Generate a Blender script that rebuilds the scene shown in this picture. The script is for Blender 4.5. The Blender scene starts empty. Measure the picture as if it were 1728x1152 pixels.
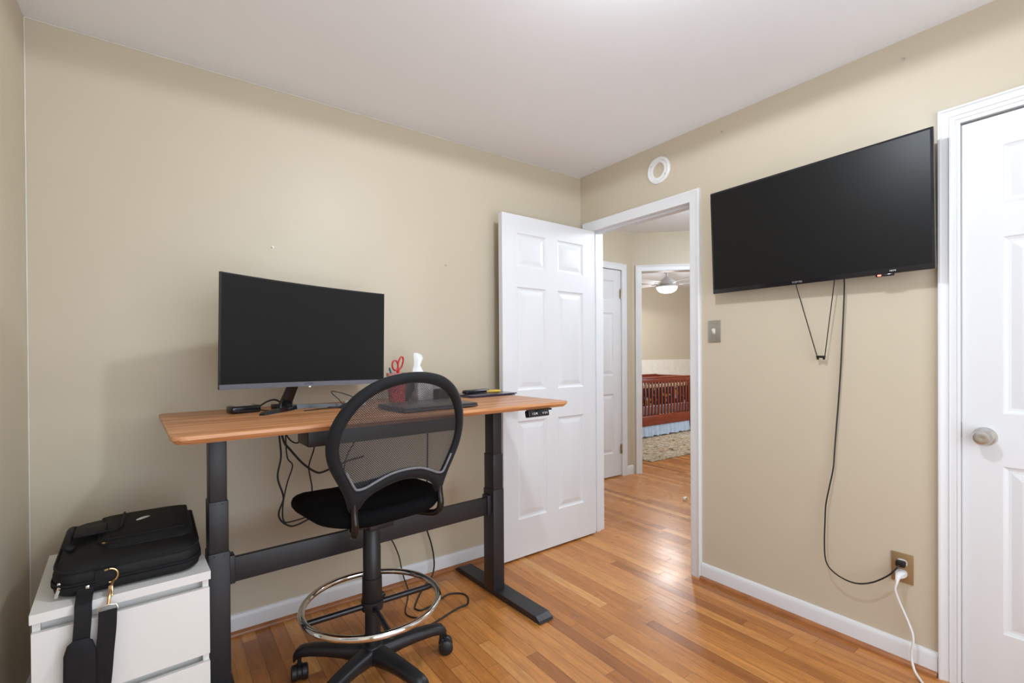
import bpy, bmesh, math, random
from mathutils import Vector, Matrix, Euler
random.seed(7)
D = bpy.data
SC = bpy.context.scene
COL = SC.collection
R = math.radians
PI = math.pi

# ------------------------------------------------------------------ materials
def s2l(c):
    return tuple((v/12.92 if v <= .04045 else ((v+.055)/1.055)**2.4) for v in c)

def nodes_of(name):
    m = D.materials.new(name); m.use_nodes = True
    nt = m.node_tree
    return m, nt, nt.nodes['Principled BSDF'], nt.links

def mat(name, col, rough=.5, metal=0., spec=.5, var=.06, vscale=12., bump=0., bscale=200., coat=0., sheen=0., emit=None, estr=0., stretch=None):
    """Principled material with a little procedural colour variation and bump."""
    m, nt, b, L = nodes_of(name)
    N = nt.nodes
    tc = N.new('ShaderNodeTexCoord')
    mp = N.new('ShaderNodeMapping')
    if stretch: mp.inputs['Scale'].default_value = stretch
    L.new(tc.outputs['Object'], mp.inputs['Vector'])
    nz = N.new('ShaderNodeTexNoise'); nz.inputs['Scale'].default_value = vscale; nz.inputs['Detail'].default_value = 4
    L.new(mp.outputs[0], nz.inputs['Vector'])
    rp = N.new('ShaderNodeValToRGB')
    c0 = tuple(max(0, c*(1-var)) for c in col); c1 = tuple(min(1, c*(1+var)) for c in col)
    rp.color_ramp.elements[0].position = .3; rp.color_ramp.elements[1].position = .7
    rp.color_ramp.elements[0].color = (*c0, 1); rp.color_ramp.elements[1].color = (*c1, 1)
    L.new(nz.outputs['Fac'], rp.inputs['Fac'])
    L.new(rp.outputs['Color'], b.inputs['Base Color'])
    b.inputs['Roughness'].default_value = rough
    b.inputs['Metallic'].default_value = metal
    b.inputs['Specular IOR Level'].default_value = spec
    if coat: b.inputs['Coat Weight'].default_value = coat; b.inputs['Coat Roughness'].default_value = .1
    if sheen: b.inputs['Sheen Weight'].default_value = sheen; b.inputs['Sheen Roughness'].default_value = .4
    if bump:
        n2 = N.new('ShaderNodeTexNoise'); n2.inputs['Scale'].default_value = bscale; n2.inputs['Detail'].default_value = 3
        L.new(mp.outputs[0], n2.inputs['Vector'])
        bp = N.new('ShaderNodeBump'); bp.inputs['Strength'].default_value = bump; bp.inputs['Distance'].default_value = .002
        L.new(n2.outputs['Fac'], bp.inputs['Height']); L.new(bp.outputs['Normal'], b.inputs['Normal'])
    if emit:
        b.inputs['Emission Color'].default_value = (*emit, 1); b.inputs['Emission Strength'].default_value = estr
    return m

M = {}
M['wall'] = mat('beige_wall_paint', (.585, .510, .388), .42, spec=.35, var=.012, vscale=2.5, bump=.06, bscale=260)
M['ceil'] = mat('white_ceiling_paint', (.885, .895, .925), .8, var=.008, vscale=1.5, bump=.05, bscale=180)
M['trim'] = mat('white_trim_paint', (.765, .77, .785), .34, spec=.4, var=.01, vscale=5, bump=.04, bscale=60)
M['door'] = mat('white_door_paint', (.745, .75, .765), .4, spec=.35, var=.01, vscale=5, bump=.12, bscale=90, stretch=(3, 3, .25))
M['shoe'] = mat('stained_shoe_moulding', (.36, .135, .045), .35, var=.25, vscale=9)
M['nickel'] = mat('satin_nickel', (.62, .60, .57), .28, metal=1, var=.03)
M['chrome'] = mat('chrome', (.75, .75, .75), .07, metal=1, var=.02)
M['brass'] = mat('old_brass', (.62, .42, .22), .3, metal=1, var=.1, vscale=40)
M['hinge'] = mat('aged_hinge_metal', (.42, .36, .26), .4, metal=1, var=.1)
M['deskmetal'] = mat('charcoal_powder_coat', (.021, .020, .023), .45, var=.08, vscale=60, bump=.05, bscale=900)
M['blackplastic'] = mat('black_plastic', (.007, .007, .008), .4, var=.1, vscale=40)
M['glossblack'] = mat('gloss_black_plastic', (.010, .010, .013), .14, var=.1)
M['chairplastic'] = mat('black_moulded_nylon', (.011, .011, .013), .42, var=.1, vscale=30, bump=.1, bscale=500)
M['chairfabric'] = mat('black_backrest_fabric', (.0075, .0075, .009), .75, spec=.3, var=.15, vscale=40, bump=.25, bscale=600, sheen=.08)
M['seatfabric'] = mat('black_seat_mesh_fabric', (.0025, .0025, .003), .9, spec=.12, var=.2, vscale=60, bump=.3, bscale=900)
M['seam'] = mat('grey_seam_piping', (.16, .16, .17), .7, var=.1, vscale=60)
M['rubber'] = mat('black_cable_rubber', (.012, .012, .012), .5, var=.1)
M['screen'] = mat('switched_off_screen', (.008, .008, .008), .36, spec=.22, var=.02, vscale=2)
M['bezelgrey'] = mat('brushed_grey_bezel', (.20, .20, .235), .3, metal=.6, var=.05, vscale=30)
M['whitelam'] = mat('white_laminate', (.80, .79, .765), .4, var=.01, vscale=5)
M['nylon'] = mat('black_ballistic_nylon', (.005, .005, .0055), .62, spec=.35, var=.25, vscale=30, bump=.4, bscale=700)
M['webbing'] = mat('black_webbing', (.007, .007, .009), .7, spec=.35, var=.2, vscale=60, bump=.4, bscale=400)
M['dust'] = mat('grey_dusty_nylon', (.007, .007, .007), .75, spec=.35, var=.5, vscale=9, bump=.4, bscale=500)
M['badge'] = mat('pale_metal_badge', (.62, .61, .57), .35, metal=.4, var=.05)
M['whiteplastic'] = mat('white_plastic', (.80, .80, .79), .4, var=.01)
M['ivory'] = mat('ivory_toggle', (.78, .74, .64), .35, var=.01)
M['brownplate'] = mat('bronze_cover_plate', (.36, .235, .115), .36, metal=.35, var=.06, vscale=30)
M['steelplate'] = mat('brushed_steel_plate', (.40, .37, .32), .36, metal=.6, var=.05, vscale=30, stretch=(1, 1, 8))
M['red'] = mat('red_handles', (.52, .035, .03), .35, var=.06)
M['tissue'] = mat('white_tissue_paper', (.88, .88, .88), .9, var=.01, bump=.2, bscale=60)
M['tissuebox'] = mat('grey_white_tissue_box', (.50, .50, .50), .6, var=.35, vscale=25)
M['teal'] = mat('teal_pen_cap', (.02, .16, .20), .4)
M['laptop'] = mat('dark_grey_laptop_shell', (.075, .078, .085), .32, metal=.5, var=.03)
M['notebook'] = mat('glossy_dark_blue_folder', (.035, .03, .06), .14, var=.2, vscale=8)
M['yellow'] = mat('yellow_packet', (.75, .50, .06), .35, var=.25, vscale=25)
M['crib'] = mat('cherry_stained_wood', (.20, .034, .014), .32, var=.25, vscale=12, stretch=(1, 6, 6))
M['skirt'] = mat('pale_blue_crib_skirt', (.46, .56, .70), .85, var=.08, vscale=18)
M['sheet'] = mat('pale_lilac_sheet', (.62, .62, .74), .85, var=.05)
M['glass'] = None
M['fan'] = mat('white_fan_enamel', (.74, .74, .74), .35, var=.01)
M['bowl'] = mat('lit_frosted_bowl', (.9, .9, .88), .4, emit=(1, .97, .92), estr=4)
M['led'] = mat('red_standby_led', (.6, .05, .03), .4, emit=(1, .12, .07), estr=6)
M['markwhite'] = mat('white_printed_marks', (.75, .75, .75), .5)
M['markgrey'] = mat('grey_printed_marks', (.32, .32, .33), .5)
M['markdark'] = mat('dark_printed_marks', (.05, .06, .10), .5)
M['capclear'] = mat('grey_white_plug_housing', (.55, .56, .58), .3, var=.3, vscale=40)
M['screw'] = mat('dull_screw_metal', (.55, .53, .48), .4, metal=.4)
M['brackettube'] = mat('bronze_black_tube', (.022, .016, .014), .22, metal=.5, var=.2, vscale=20)

def wood_floor():
    m, nt, b, L = nodes_of('oak_strip_floor')
    N = nt.nodes
    def math_(op, a, bb=None, c=None):
        n = N.new('ShaderNodeMath'); n.operation = op
        for i, v in enumerate((a, bb, c)):
            if v is None: continue
            if isinstance(v, (int, float)): n.inputs[i].default_value = v
            else: L.new(v, n.inputs[i])
        return n.outputs[0]
    tc = N.new('ShaderNodeTexCoord'); sp = N.new('ShaderNodeSeparateXYZ')
    L.new(tc.outputs['Object'], sp.inputs[0])
    X, Y = sp.outputs['X'], sp.outputs['Y']
    W = .057
    xr = math_('DIVIDE', X, W); row = math_('FLOOR', xr); fx = math_('FRACT', xr)
    wn = N.new('ShaderNodeTexWhiteNoise'); wn.noise_dimensions = '1D'; L.new(row, wn.inputs['W'])
    off = math_('MULTIPLY', wn.outputs['Value'], 7.3)
    yl = math_('ADD', math_('DIVIDE', Y, .78), off)
    pl = math_('FLOOR', yl); fy = math_('FRACT', yl)
    cb = N.new('ShaderNodeCombineXYZ'); L.new(row, cb.inputs[0]); L.new(pl, cb.inputs[1])
    w2 = N.new('ShaderNodeTexWhiteNoise'); w2.noise_dimensions = '2D'; L.new(cb.outputs[0], w2.inputs['Vector'])
    ramp = N.new('ShaderNodeValToRGB')
    cols = [(0, (.38, .130, .030)), (.25, (.53, .198, .046)), (.6, (.62, .245, .060)), (.85, (.67, .280, .073)), (1, (.78, .385, .125))]
    e = ramp.color_ramp.elements
    e[0].position, e[0].color = cols[0][0], (*cols[0][1], 1)
    e[1].position, e[1].color = cols[-1][0], (*cols[-1][1], 1)
    for p, c in cols[1:-1]:
        k = e.new(p); k.color = (*c, 1)
    L.new(w2.outputs['Value'], ramp.inputs['Fac'])
    # grain, shifted per plank
    mp = N.new('ShaderNodeMapping'); mp.inputs['Scale'].default_value = (60, 4.5, 1)
    va = N.new('ShaderNodeVectorMath'); va.operation = 'ADD'
    sc = N.new('ShaderNodeVectorMath'); sc.operation = 'SCALE'; sc.inputs['Scale'].default_value = 5
    L.new(w2.outputs['Color'], sc.inputs[0]); L.new(tc.outputs['Object'], va.inputs[0]); L.new(sc.outputs[0], va.inputs[1])
    L.new(va.outputs[0], mp.inputs['Vector'])
    nz = N.new('ShaderNodeTexNoise'); nz.inputs['Scale'].default_value = 1; nz.inputs['Detail'].default_value = 6; nz.inputs['Distortion'].default_value = .8
    L.new(mp.outputs[0], nz.inputs['Vector'])
    gr = N.new('ShaderNodeMapRange'); gr.inputs['From Min'].default_value = .3; gr.inputs['From Max'].default_value = .72
    gr.inputs['To Min'].default_value = .74; gr.inputs['To Max'].default_value = 1.10
    L.new(nz.outputs['Fac'], gr.inputs['Value'])
    # fine flecks
    n3 = N.new('ShaderNodeTexNoise'); n3.inputs['Scale'].default_value = 1; n3.inputs['Detail'].default_value = 2
    m3 = N.new('ShaderNodeMapping'); m3.inputs['Scale'].default_value = (330, 22, 1); L.new(va.outputs[0], m3.inputs['Vector']); L.new(m3.outputs[0], n3.inputs['Vector'])
    g3 = N.new('ShaderNodeMapRange'); g3.inputs['From Min'].default_value = .35; g3.inputs['From Max'].default_value = .6
    g3.inputs['To Min'].default_value = .86; g3.inputs['To Max'].default_value = 1.0
    L.new(n3.outputs['Fac'], g3.inputs['Value'])
    gm = math_('MULTIPLY', gr.outputs[0], g3.outputs[0])
    # gaps between the strips
    ex = math_('MINIMUM', fx, math_('SUBTRACT', 1, fx))
    ey = math_('MULTIPLY', math_('MINIMUM', fy, math_('SUBTRACT', 1, fy)), .78/W)
    ee = math_('MINIMUM', ex, ey)
    gap = N.new('ShaderNodeMapRange'); gap.inputs['From Min'].default_value = .008; gap.inputs['From Max'].default_value = .03
    gap.inputs['To Min'].default_value = .42; gap.inputs['To Max'].default_value = 1
    L.new(ee, gap.inputs['Value'])
    tot = math_('MULTIPLY', gm, gap.outputs[0])
    mx = N.new('ShaderNodeVectorMath'); mx.operation = 'SCALE'
    L.new(ramp.outputs['Color'], mx.inputs[0]); L.new(tot, mx.inputs['Scale'])
    L.new(mx.outputs[0], b.inputs['Base Color'])
    b.inputs['Roughness'].default_value = .23
    nr = N.new('ShaderNodeTexNoise'); nr.inputs['Scale'].default_value = 5; L.new(tc.outputs['Object'], nr.inputs['Vector'])
    rr = N.new('ShaderNodeMapRange'); rr.inputs['To Min'].default_value = .20; rr.inputs['To Max'].default_value = .36
    L.new(nr.outputs['Fac'], rr.inputs['Value']); L.new(rr.outputs[0], b.inputs['Roughness'])
    # every strip lies at a slightly different tilt -> broken-up reflections
    tilt = math_('MULTIPLY', math_('SUBTRACT', fx, .5), math_('SUBTRACT', w2.outputs['Value'], .5))
    hs = math_('ADD', math_('MULTIPLY', gap.outputs[0], .25), math_('ADD', math_('MULTIPLY', nz.outputs['Fac'], .12), math_('MULTIPLY', tilt, .5)))
    bp = N.new('ShaderNodeBump'); bp.inputs['Strength'].default_value = .55; bp.inputs['Distance'].default_value = .0016
    L.new(hs, bp.inputs['Height']); L.new(bp.outputs['Normal'], b.inputs['Normal'])
    return m
M['floor'] = wood_floor()

def wood_top():
    m, nt, b, L = nodes_of('walnut_striped_desktop')
    N = nt.nodes
    tc = N.new('ShaderNodeTexCoord'); mp = N.new('ShaderNodeMapping'); mp.inputs['Scale'].default_value = (1.1, 26, 26)
    L.new(tc.outputs['Object'], mp.inputs['Vector'])
    nz = N.new('ShaderNodeTexNoise'); nz.inputs['Scale'].default_value = 1; nz.inputs['Detail'].default_value = 7; nz.inputs['Distortion'].default_value = .5
    L.new(mp.outputs[0], nz.inputs['Vector'])
    m2 = N.new('ShaderNodeMapping'); m2.inputs['Scale'].default_value = (5, 160, 160); L.new(tc.outputs['Object'], m2.inputs['Vector'])
    n2 = N.new('ShaderNodeTexNoise'); n2.inputs['Scale'].default_value = 1; n2.inputs['Detail'].default_value = 3; L.new(m2.outputs[0], n2.inputs['Vector'])
    mx = N.new('ShaderNodeMath'); mx.operation = 'MULTIPLY_ADD'; mx.inputs[1].default_value = .48
    L.new(n2.outputs['Fac'], mx.inputs[0])
    sb = N.new('ShaderNodeMath'); sb.operation = 'MULTIPLY'; sb.inputs[1].default_value = .72; L.new(nz.outputs['Fac'], sb.inputs[0])
    L.new(sb.outputs[0], mx.inputs[2])
    rp = N.new('ShaderNodeValToRGB'); e = rp.color_ramp.elements
    e[0].position = .36; e[0].color = (.185, .058, .022, 1)
    e[1].position = .68; e[1].color = (.60, .29, .125, 1)
    k = e.new(.47); k.color = (.33, .118, .042, 1)
    k = e.new(.56); k.color = (.47, .19, .072, 1)
    L.new(mx.outputs[0], rp.inputs['Fac']); L.new(rp.outputs['Color'], b.inputs['Base Color'])
    b.inputs['Roughness'].default_value = .36
    bp = N.new('ShaderNodeBump'); bp.inputs['Strength'].default_value = .12; bp.inputs['Distance'].default_value = .001
    L.new(n2.outputs['Fac'], bp.inputs['Height']); L.new(bp.outputs['Normal'], b.inputs['Normal'])
    return m
M['desktop'] = wood_top()

def mesh_fabric():
    m, nt, b, L = nodes_of('open_weave_black_mesh')
    N = nt.nodes
    uv = N.new('ShaderNodeUVMap'); uv.uv_map = 'UVMap'
    mp = N.new('ShaderNodeMapping'); mp.inputs['Scale'].default_value = (1/.0052, 1/.0052, 1); mp.inputs['Rotation'].default_value = (0, 0, R(45))
    L.new(uv.outputs[0], mp.inputs['Vector'])
    sp = N.new('ShaderNodeSeparateXYZ'); L.new(mp.outputs[0], sp.inputs[0])
    def hole(s):
        f = N.new('ShaderNodeMath'); f.operation = 'FRACT'; L.new(s, f.inputs[0])
        a = N.new('ShaderNodeMath'); a.operation = 'SUBTRACT'; a.inputs[1].default_value = .5; L.new(f.outputs[0], a.inputs[0])
        c = N.new('ShaderNodeMath'); c.operation = 'ABSOLUTE'; L.new(a.outputs[0], c.inputs[0])
        d = N.new('ShaderNodeMath'); d.operation = 'LESS_THAN'; d.inputs[1].default_value = .295; L.new(c.outputs[0], d.inputs[0])
        return d.outputs[0]
    h = N.new('ShaderNodeMath'); h.operation = 'MULTIPLY'; L.new(hole(sp.outputs[0]), h.inputs[0]); L.new(hole(sp.outputs[1]), h.inputs[1])
    b.inputs['Base Color'].default_value = (.024, .024, .026, 1); b.inputs['Roughness'].default_value = .6
    tr = N.new('ShaderNodeBsdfTransparent'); mix = N.new('ShaderNodeMixShader')
    L.new(h.outputs[0], mix.inputs[0]); L.new(b.outputs[0], mix.inputs[1]); L.new(tr.outputs[0], mix.inputs[2])
    out = [n for n in N if n.type == 'OUTPUT_MATERIAL'][0]
    L.new(mix.outputs[0], out.inputs['Surface'])
    return m
M['mesh'] = mesh_fabric()

def glitter():
    m, nt, b, L = nodes_of('red_glitter_cup')
    N = nt.nodes
    tc = N.new('ShaderNodeTexCoord'); v = N.new('ShaderNodeTexVoronoi'); v.inputs['Scale'].default_value = 260
    L.new(tc.outputs['Object'], v.inputs['Vector'])
    rp = N.new('ShaderNodeValToRGB'); e = rp.color_ramp.elements
    e[0].color = (.20, .008, .012, 1); e[1].color = (.75, .12, .12, 1); e[1].position = .9
    sp = N.new('ShaderNodeSeparateColor'); L.new(v.outputs['Color'], sp.inputs[0]); L.new(sp.outputs[0], rp.inputs['Fac'])
    L.new(rp.outputs['Color'], b.inputs['Base Color']); b.inputs['Roughness'].default_value = .3
    return m
M['glitter'] = glitter()

def pattern(name, cols, scale, rough=.9, kind='noise', stretch=(1, 1, 1)):
    m, nt, b, L = nodes_of(name)
    N = nt.nodes
    tc = N.new('ShaderNodeTexCoord'); mp = N.new('ShaderNodeMapping'); mp.inputs['Scale'].default_value = stretch
    L.new(tc.outputs['Object'], mp.inputs['Vector'])
    if kind == 'noise':
        t = N.new('ShaderNodeTexNoise'); t.inputs['Scale'].default_value = scale; t.inputs['Detail'].default_value = 5; t.inputs['Distortion'].default_value = 1.2
        o = t.outputs['Fac']
    else:
        t = N.new('ShaderNodeTexVoronoi'); t.inputs['Scale'].default_value = scale
        s = N.new('ShaderNodeSeparateColor'); L.new(t.outputs['Color'], s.inputs[0]); o = s.outputs[0]
    L.new(mp.outputs[0], t.inputs['Vector'])
    rp = N.new('ShaderNodeValToRGB'); rp.color_ramp.interpolation = 'LINEAR' if kind == 'noise' else 'CONSTANT'
    e = rp.color_ramp.elements
    e[0].position, e[0].color = cols[0][0], (*cols[0][1], 1)
    e[1].position, e[1].color = cols[-1][0], (*cols[-1][1], 1)
    for p, c in cols[1:-1]:
        k = e.new(p); k.color = (*c, 1)
    L.new(o, rp.inputs['Fac']); L.new(rp.outputs['Color'], b.inputs['Base Color']); b.inputs['Roughness'].default_value = rough
    return m
M['rug'] = pattern('faded_patterned_rug', [(.28, (.05, .05, .06)), (.40, (.30, .20, .11)), (.47, (.56, .47, .32)), (.53, (.20, .14, .09)), (.60, (.58, .50, .36)), (.74, (.07, .08, .11))], 6.5, .95, 'noise', (1, 1.4, 1))
M['bumper'] = pattern('dark_floral_bumper', [(0, (.012, .011, .018)), (.72, (.02, .03, .07)), (.80, (.50, .30, .08)), (.90, (.35, .36, .42))], 22, .9, 'vor')
M['bumpertop'] = mat('pale_yellow_bumper_band', (.68, .60, .36), .9, var=.15, vscale=30)

def glass():
    m, nt, b, L = nodes_of('window_glass')
    N = nt.nodes
    tr = N.new('ShaderNodeBsdfTransparent'); gl = N.new('ShaderNodeBsdfGlossy'); gl.inputs['Roughness'].default_value = .02
    fr = N.new('ShaderNodeFresnel'); mix = N.new('ShaderNodeMixShader')
    L.new(fr.outputs[0], mix.inputs[0]); L.new(tr.outputs[0], mix.inputs[1]); L.new(gl.outputs[0], mix.inputs[2])
    out = [n for n in N if n.type == 'OUTPUT_MATERIAL'][0]; L.new(mix.outputs[0], out.inputs['Surface'])
    return m
M['glass'] = glass()

# ------------------------------------------------------------------ geometry helpers
def catmull(pts, n=8, closed=False):
    P = [Vector(p) for p in pts]; out = []
    cnt = len(P) if closed else len(P)-1
    for i in range(cnt):
        if closed:
            p0, p1, p2, p3 = P[i-1], P[i], P[(i+1) % len(P)], P[(i+2) % len(P)]
        else:
            p1, p2 = P[i], P[i+1]
            p0 = P[i-1] if i else p1*2-p2
            p3 = P[i+2] if i+2 < len(P) else p2*2-p1
        for k in range(n):
            t = k/n
            out.append(.5*((2*p1)+(-p0+p2)*t+(2*p0-5*p1+4*p2-p3)*t*t+(-p0+3*p1-3*p2+p3)*t*t*t))
    if not closed: out.append(P[-1].copy())
    return out

class MB:
    def __init__(self):
        self.bm = bmesh.new()
    def box(self, c, s, rot=None, bev=0., seg=2):
        b2 = bmesh.new(); bmesh.ops.create_cube(b2, size=1)
        for v in b2.verts: v.co = Vector((v.co.x*s[0], v.co.y*s[1], v.co.z*s[2]))
        if bev: bmesh.ops.bevel(b2, geom=b2.edges[:], offset=bev, segments=seg, affect='EDGES', profile=.5)
        mt = Matrix.Translation(Vector(c))
        if rot is not None: mt = mt @ (rot.to_matrix().to_4x4() if isinstance(rot, Euler) else Matrix.Rotation(rot, 4, 'Z'))
        self._add(b2, mt); return self
    def span(self, a, b, bev=0., seg=2):
        a, b = Vector(a), Vector(b)
        return self.box((a+b)/2, [abs(x) for x in (b-a)], bev=bev, seg=seg)
    def _add(self, b2, mt=None):
        if mt is not None: bmesh.ops.transform(b2, matrix=mt, verts=b2.verts[:])
        vm = {v: self.bm.verts.new(v.co) for v in b2.verts}
        for f in b2.faces:
            try: self.bm.faces.new([vm[v] for v in f.verts])
            except ValueError: pass
        b2.free()
    def loft(self, rings, caps=True, closed=True):
        rv = [[self.bm.verts.new(p) for p in r] for r in rings]
        n = len(rv[0])
        for a, b in zip(rv[:-1], rv[1:]):
            for i in range(n if closed else n-1):
                j = (i+1) % n
                self.bm.faces.new((a[i], a[j], b[j], b[i]))
        if caps:
            self.bm.faces.new(rv[0][::-1]); self.bm.faces.new(rv[-1])
        return self
    def tube(self, pts, r, seg=10, closed=False, caps=True, flat=None):
        P = [Vector(p) for p in pts]; n = len(P)
        rr = r if isinstance(r, (list, tuple)) else [r]*n
        tang = []
        for i in range(n):
            a = P[i-1] if (i or closed) else P[0]
            b = P[(i+1) % n] if (i < n-1 or closed) else P[-1]
            tang.append((b-a).normalized())
        up = Vector((0, 0, 1)) if abs(tang[0].z) < .9 else Vector((1, 0, 0))
        nrm = (up-tang[0]*up.dot(tang[0])).normalized()
        rings = []
        for i in range(n):
            nrm = (nrm-tang[i]*nrm.dot(tang[i])).normalized()
            bn = tang[i].cross(nrm)
            k = flat or 1
            rings.append([P[i]+(nrm*math.cos(2*PI*j/seg)*k+bn*math.sin(2*PI*j/seg))*rr[i] for j in range(seg)])
        if closed:
            rv = [[self.bm.verts.new(p) for p in q] for q in rings]
            for i in range(n):
                a, b = rv[i], rv[(i+1) % n]
                for j in range(seg):
                    k2 = (j+1) % seg
                    self.bm.faces.new((a[j], a[k2], b[k2], b[j]))
        else: self.loft(rings, caps)
        return self
    def cyl(self, a, b, r, r2=None, seg=24):
        return self.tube([a, b], [r, r if r2 is None else r2], seg)
    def lathe(self, prof, c=(0, 0, 0), seg=32, axis='Z'):
        c = Vector(c); rings = []
        for r, h in prof:
            ring = []
            for j in range(seg):
                t = 2*PI*j/seg; x, y = r*math.cos(t), r*math.sin(t)
                if axis == 'Z': p = (x, y, h)
                elif axis == 'X': p = (h, x, y)
                else: p = (x, h, y)
                ring.append(c+Vector(p))
            rings.append(ring)
        return self.loft(rings)
    def ribbon(self, pts, w, t, side):
        """flat strap: pts centre line, side = width direction"""
        P = [Vector(p) for p in pts]; s = Vector(side).normalized(); rings = []
        for i in range(len(P)):
            d = (P[min(i+1, len(P)-1)]-P[max(i-1, 0)]).normalized()
            n = d.cross(s).normalized()
            rings.append([P[i]+s*w/2+n*t/2, P[i]+s*w/2-n*t/2, P[i]-s*w/2-n*t/2, P[i]-s*w/2+n*t/2])
        return self.loft(rings)
    def rrect(self, sections, w, d, r, n=6, fx=None):
        """loft of rounded rectangles; sections = (z, inset)"""
        rings = []
        for z, ins in sections:
            rings.append([Vector((p[0], p[1], z)) for p in rr_pts(w-2*ins, d-2*ins, max(.001, r-ins*.6), n)])
        if fx: rings = [[fx(p) for p in q] for q in rings]
        return self.loft(rings)
    def build(self, name, m, parent=None, smooth=40, origin=None, loc=None, rot=None):
        bm = self.bm
        bmesh.ops.recalc_face_normals(bm, faces=bm.faces[:])
        me = D.meshes.new(name); 
        if origin is not None:
            bmesh.ops.translate(bm, verts=bm.verts[:], vec=-Vector(origin))
        bm.to_mesh(me); bm.free()
        if smooth:
            for p in me.polygons: p.use_smooth = True
            me.set_sharp_from_angle(angle=R(smooth))
        me.materials.append(m)
        o = D.objects.new(name, me); COL.objects.link(o)
        if origin is not None: o.location = origin
        if parent: o.parent = parent
        if loc is not None: o.location = loc
        if rot is not None: o.rotation_euler = rot
        return o

def rr_pts(w, d, r, n=6):
    r = min(r, w/2-1e-4, d/2-1e-4); out = []
    for cx, cy, a0 in ((w/2-r, d/2-r, 0), (-w/2+r, d/2-r, 90), (-w/2+r, -d/2+r, 180), (w/2-r, -d/2+r, 270)):
        for k in range(n+1):
            a = R(a0+90*k/n); out.append((cx+r*math.cos(a), cy+r*math.sin(a)))
    return out

def tag(o, label=None, cat=None, group=None, kind=None):
    if label: o['label'] = label
    if cat: o['category'] = cat
    if group: o['group'] = group
    if kind: o['kind'] = kind
    return o

def thing(name, label, cat, loc=(0, 0, 0), rz=0., rot=None, group=None, kind=None):
    o = D.objects.new(name, None); o.empty_display_size = .1; COL.objects.link(o)
    o.location = loc; o.rotation_euler = rot if rot else (0, 0, rz)
    return tag(o, label, cat, group, kind)

def base_of(mb):
    xs = [v.co for v in mb.bm.verts]
    return Vector(((min(v.x for v in xs)+max(v.x for v in xs))/2, (min(v.y for v in xs)+max(v.y for v in xs))/2, min(v.z for v in xs)))

def single(mb, name, m, label, cat, group=None, kind=None, smooth=40):
    return tag(mb.build(name, m, smooth=smooth, origin=base_of(mb)), label, cat, group, kind)

def struct(mb, name, m, label, cat, smooth=30):
    return single(mb, name, m, label, cat, kind='structure', smooth=smooth)

def text(s, size, m, parent, name, loc, rot, depth=.0004, align='CENTER'):
    cu = D.curves.new(name, 'FONT'); cu.body = s; cu.size = size; cu.extrude = depth; cu.align_x = align; cu.align_y = 'CENTER'; cu.resolution_u = 2
    t = D.objects.new(name+'_tmp', cu); COL.objects.link(t)
    bpy.context.view_layer.update()
    me = D.meshes.new_from_object(t.evaluated_get(bpy.context.evaluated_depsgraph_get()))
    D.objects.remove(t); D.curves.remove(cu)
    me.name = name; me.materials.clear(); me.materials.append(m)
    o = D.objects.new(name, me); COL.objects.link(o); o.parent = parent; o.location = loc; o.rotation_euler = rot
    return o

# ------------------------------------------------------------------ room constants
H = 2.44
LX = -2.747          # left wall face
BY = -3.10           # wall behind the camera
TW = .12             # wall thickness
OA, OB = -.095, -.862   # doorway in the right wall (y), with casing inner edges
DA, DB = -1.960, -2.736 # closet doorway in the right wall (y)
DH = 2.05
NY = .80             # hall wall face
DIAG = Vector((1.5, .8, 0))

# floor, ceiling
mb = MB(); mb.span((-3.0, -3.4, -.04), (6.8, 3.2, 0)); struct(mb, 'floor', M['floor'], 'glossy orange oak strip floor running through room and hallway', 'floor')
mb = MB(); mb.span((-3.0, -3.4, H), (6.8, 3.2, H+.05)); struct(mb, 'ceiling', M['ceil'], 'flat white painted ceiling', 'ceiling')
# walls
WL = (-2.0, -1.05, .85, 2.05)     # unseen window in left wall: y0,y1,z0,z1
WB = (-2.55, -.45, .22, 2.10)       # added unseen window in wall behind: x0,x1,z0,z1
mb = MB()
mb.span((LX-TW, BY-TW, 0), (LX, WL[0], H)); mb.span((LX-TW, WL[1], 0), (LX, TW, H))
mb.span((LX-TW, WL[0], 0), (LX, WL[1], WL[2])); mb.span((LX-TW, WL[0], WL[3]), (LX, WL[1], H))
struct(mb, 'wall_left', M['wall'], 'beige wall at the left edge beside the white drawers', 'wall')
mb = MB(); mb.span((LX, 0, 0), (TW, TW, H)); struct(mb, 'wall_far', M['wall'], 'long beige wall behind the standing desk', 'wall')
mb = MB()
mb.span((LX, BY-TW, 0), (WB[0], BY, H)); mb.span((WB[1], BY-TW, 0), (TW, BY, H))
mb.span((WB[0], BY-TW, 0), (WB[1], BY, WB[2])); mb.span((WB[0], BY-TW, WB[3]), (WB[1], BY, H))
struct(mb, 'wall_behind', M['wall'], 'beige wall with an added window on the near side of the room', 'wall')
mb = MB()
mb.span((0, OA+.012, 0), (TW, 0, H)); mb.span((0, OB-.012, DH+.012), (TW, OA+.012, H))
mb.span((0, DA+.012, 0), (TW, OB-.012, H)); mb.span((0, DB-.012, DH+.012), (TW, DA+.012, H)); mb.span((0, BY, 0), (TW, DB-.012, H))
struct(mb, 'wall_right', M['wall'], 'beige wall with doorway and television', 'wall')
mb = MB(); mb.span((0, TW, 0), (TW, NY, H)); struct(mb, 'wall_hall_left', M['wall'], 'beige hallway end wall beside the doorway', 'wall')
D3A, D3B = .573, 1.335
mb = MB(); mb.span((0, NY, 0), (D3A-.012, NY+TW, H)); mb.span((D3B+.012, NY, 0), (1.5, NY+TW, H)); mb.span((D3A-.012, NY, 2.062), (D3B+.012, NY+TW, H))
struct(mb, 'wall_hall_far', M['wall'], 'beige hallway wall around the closed white door', 'wall')
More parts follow.
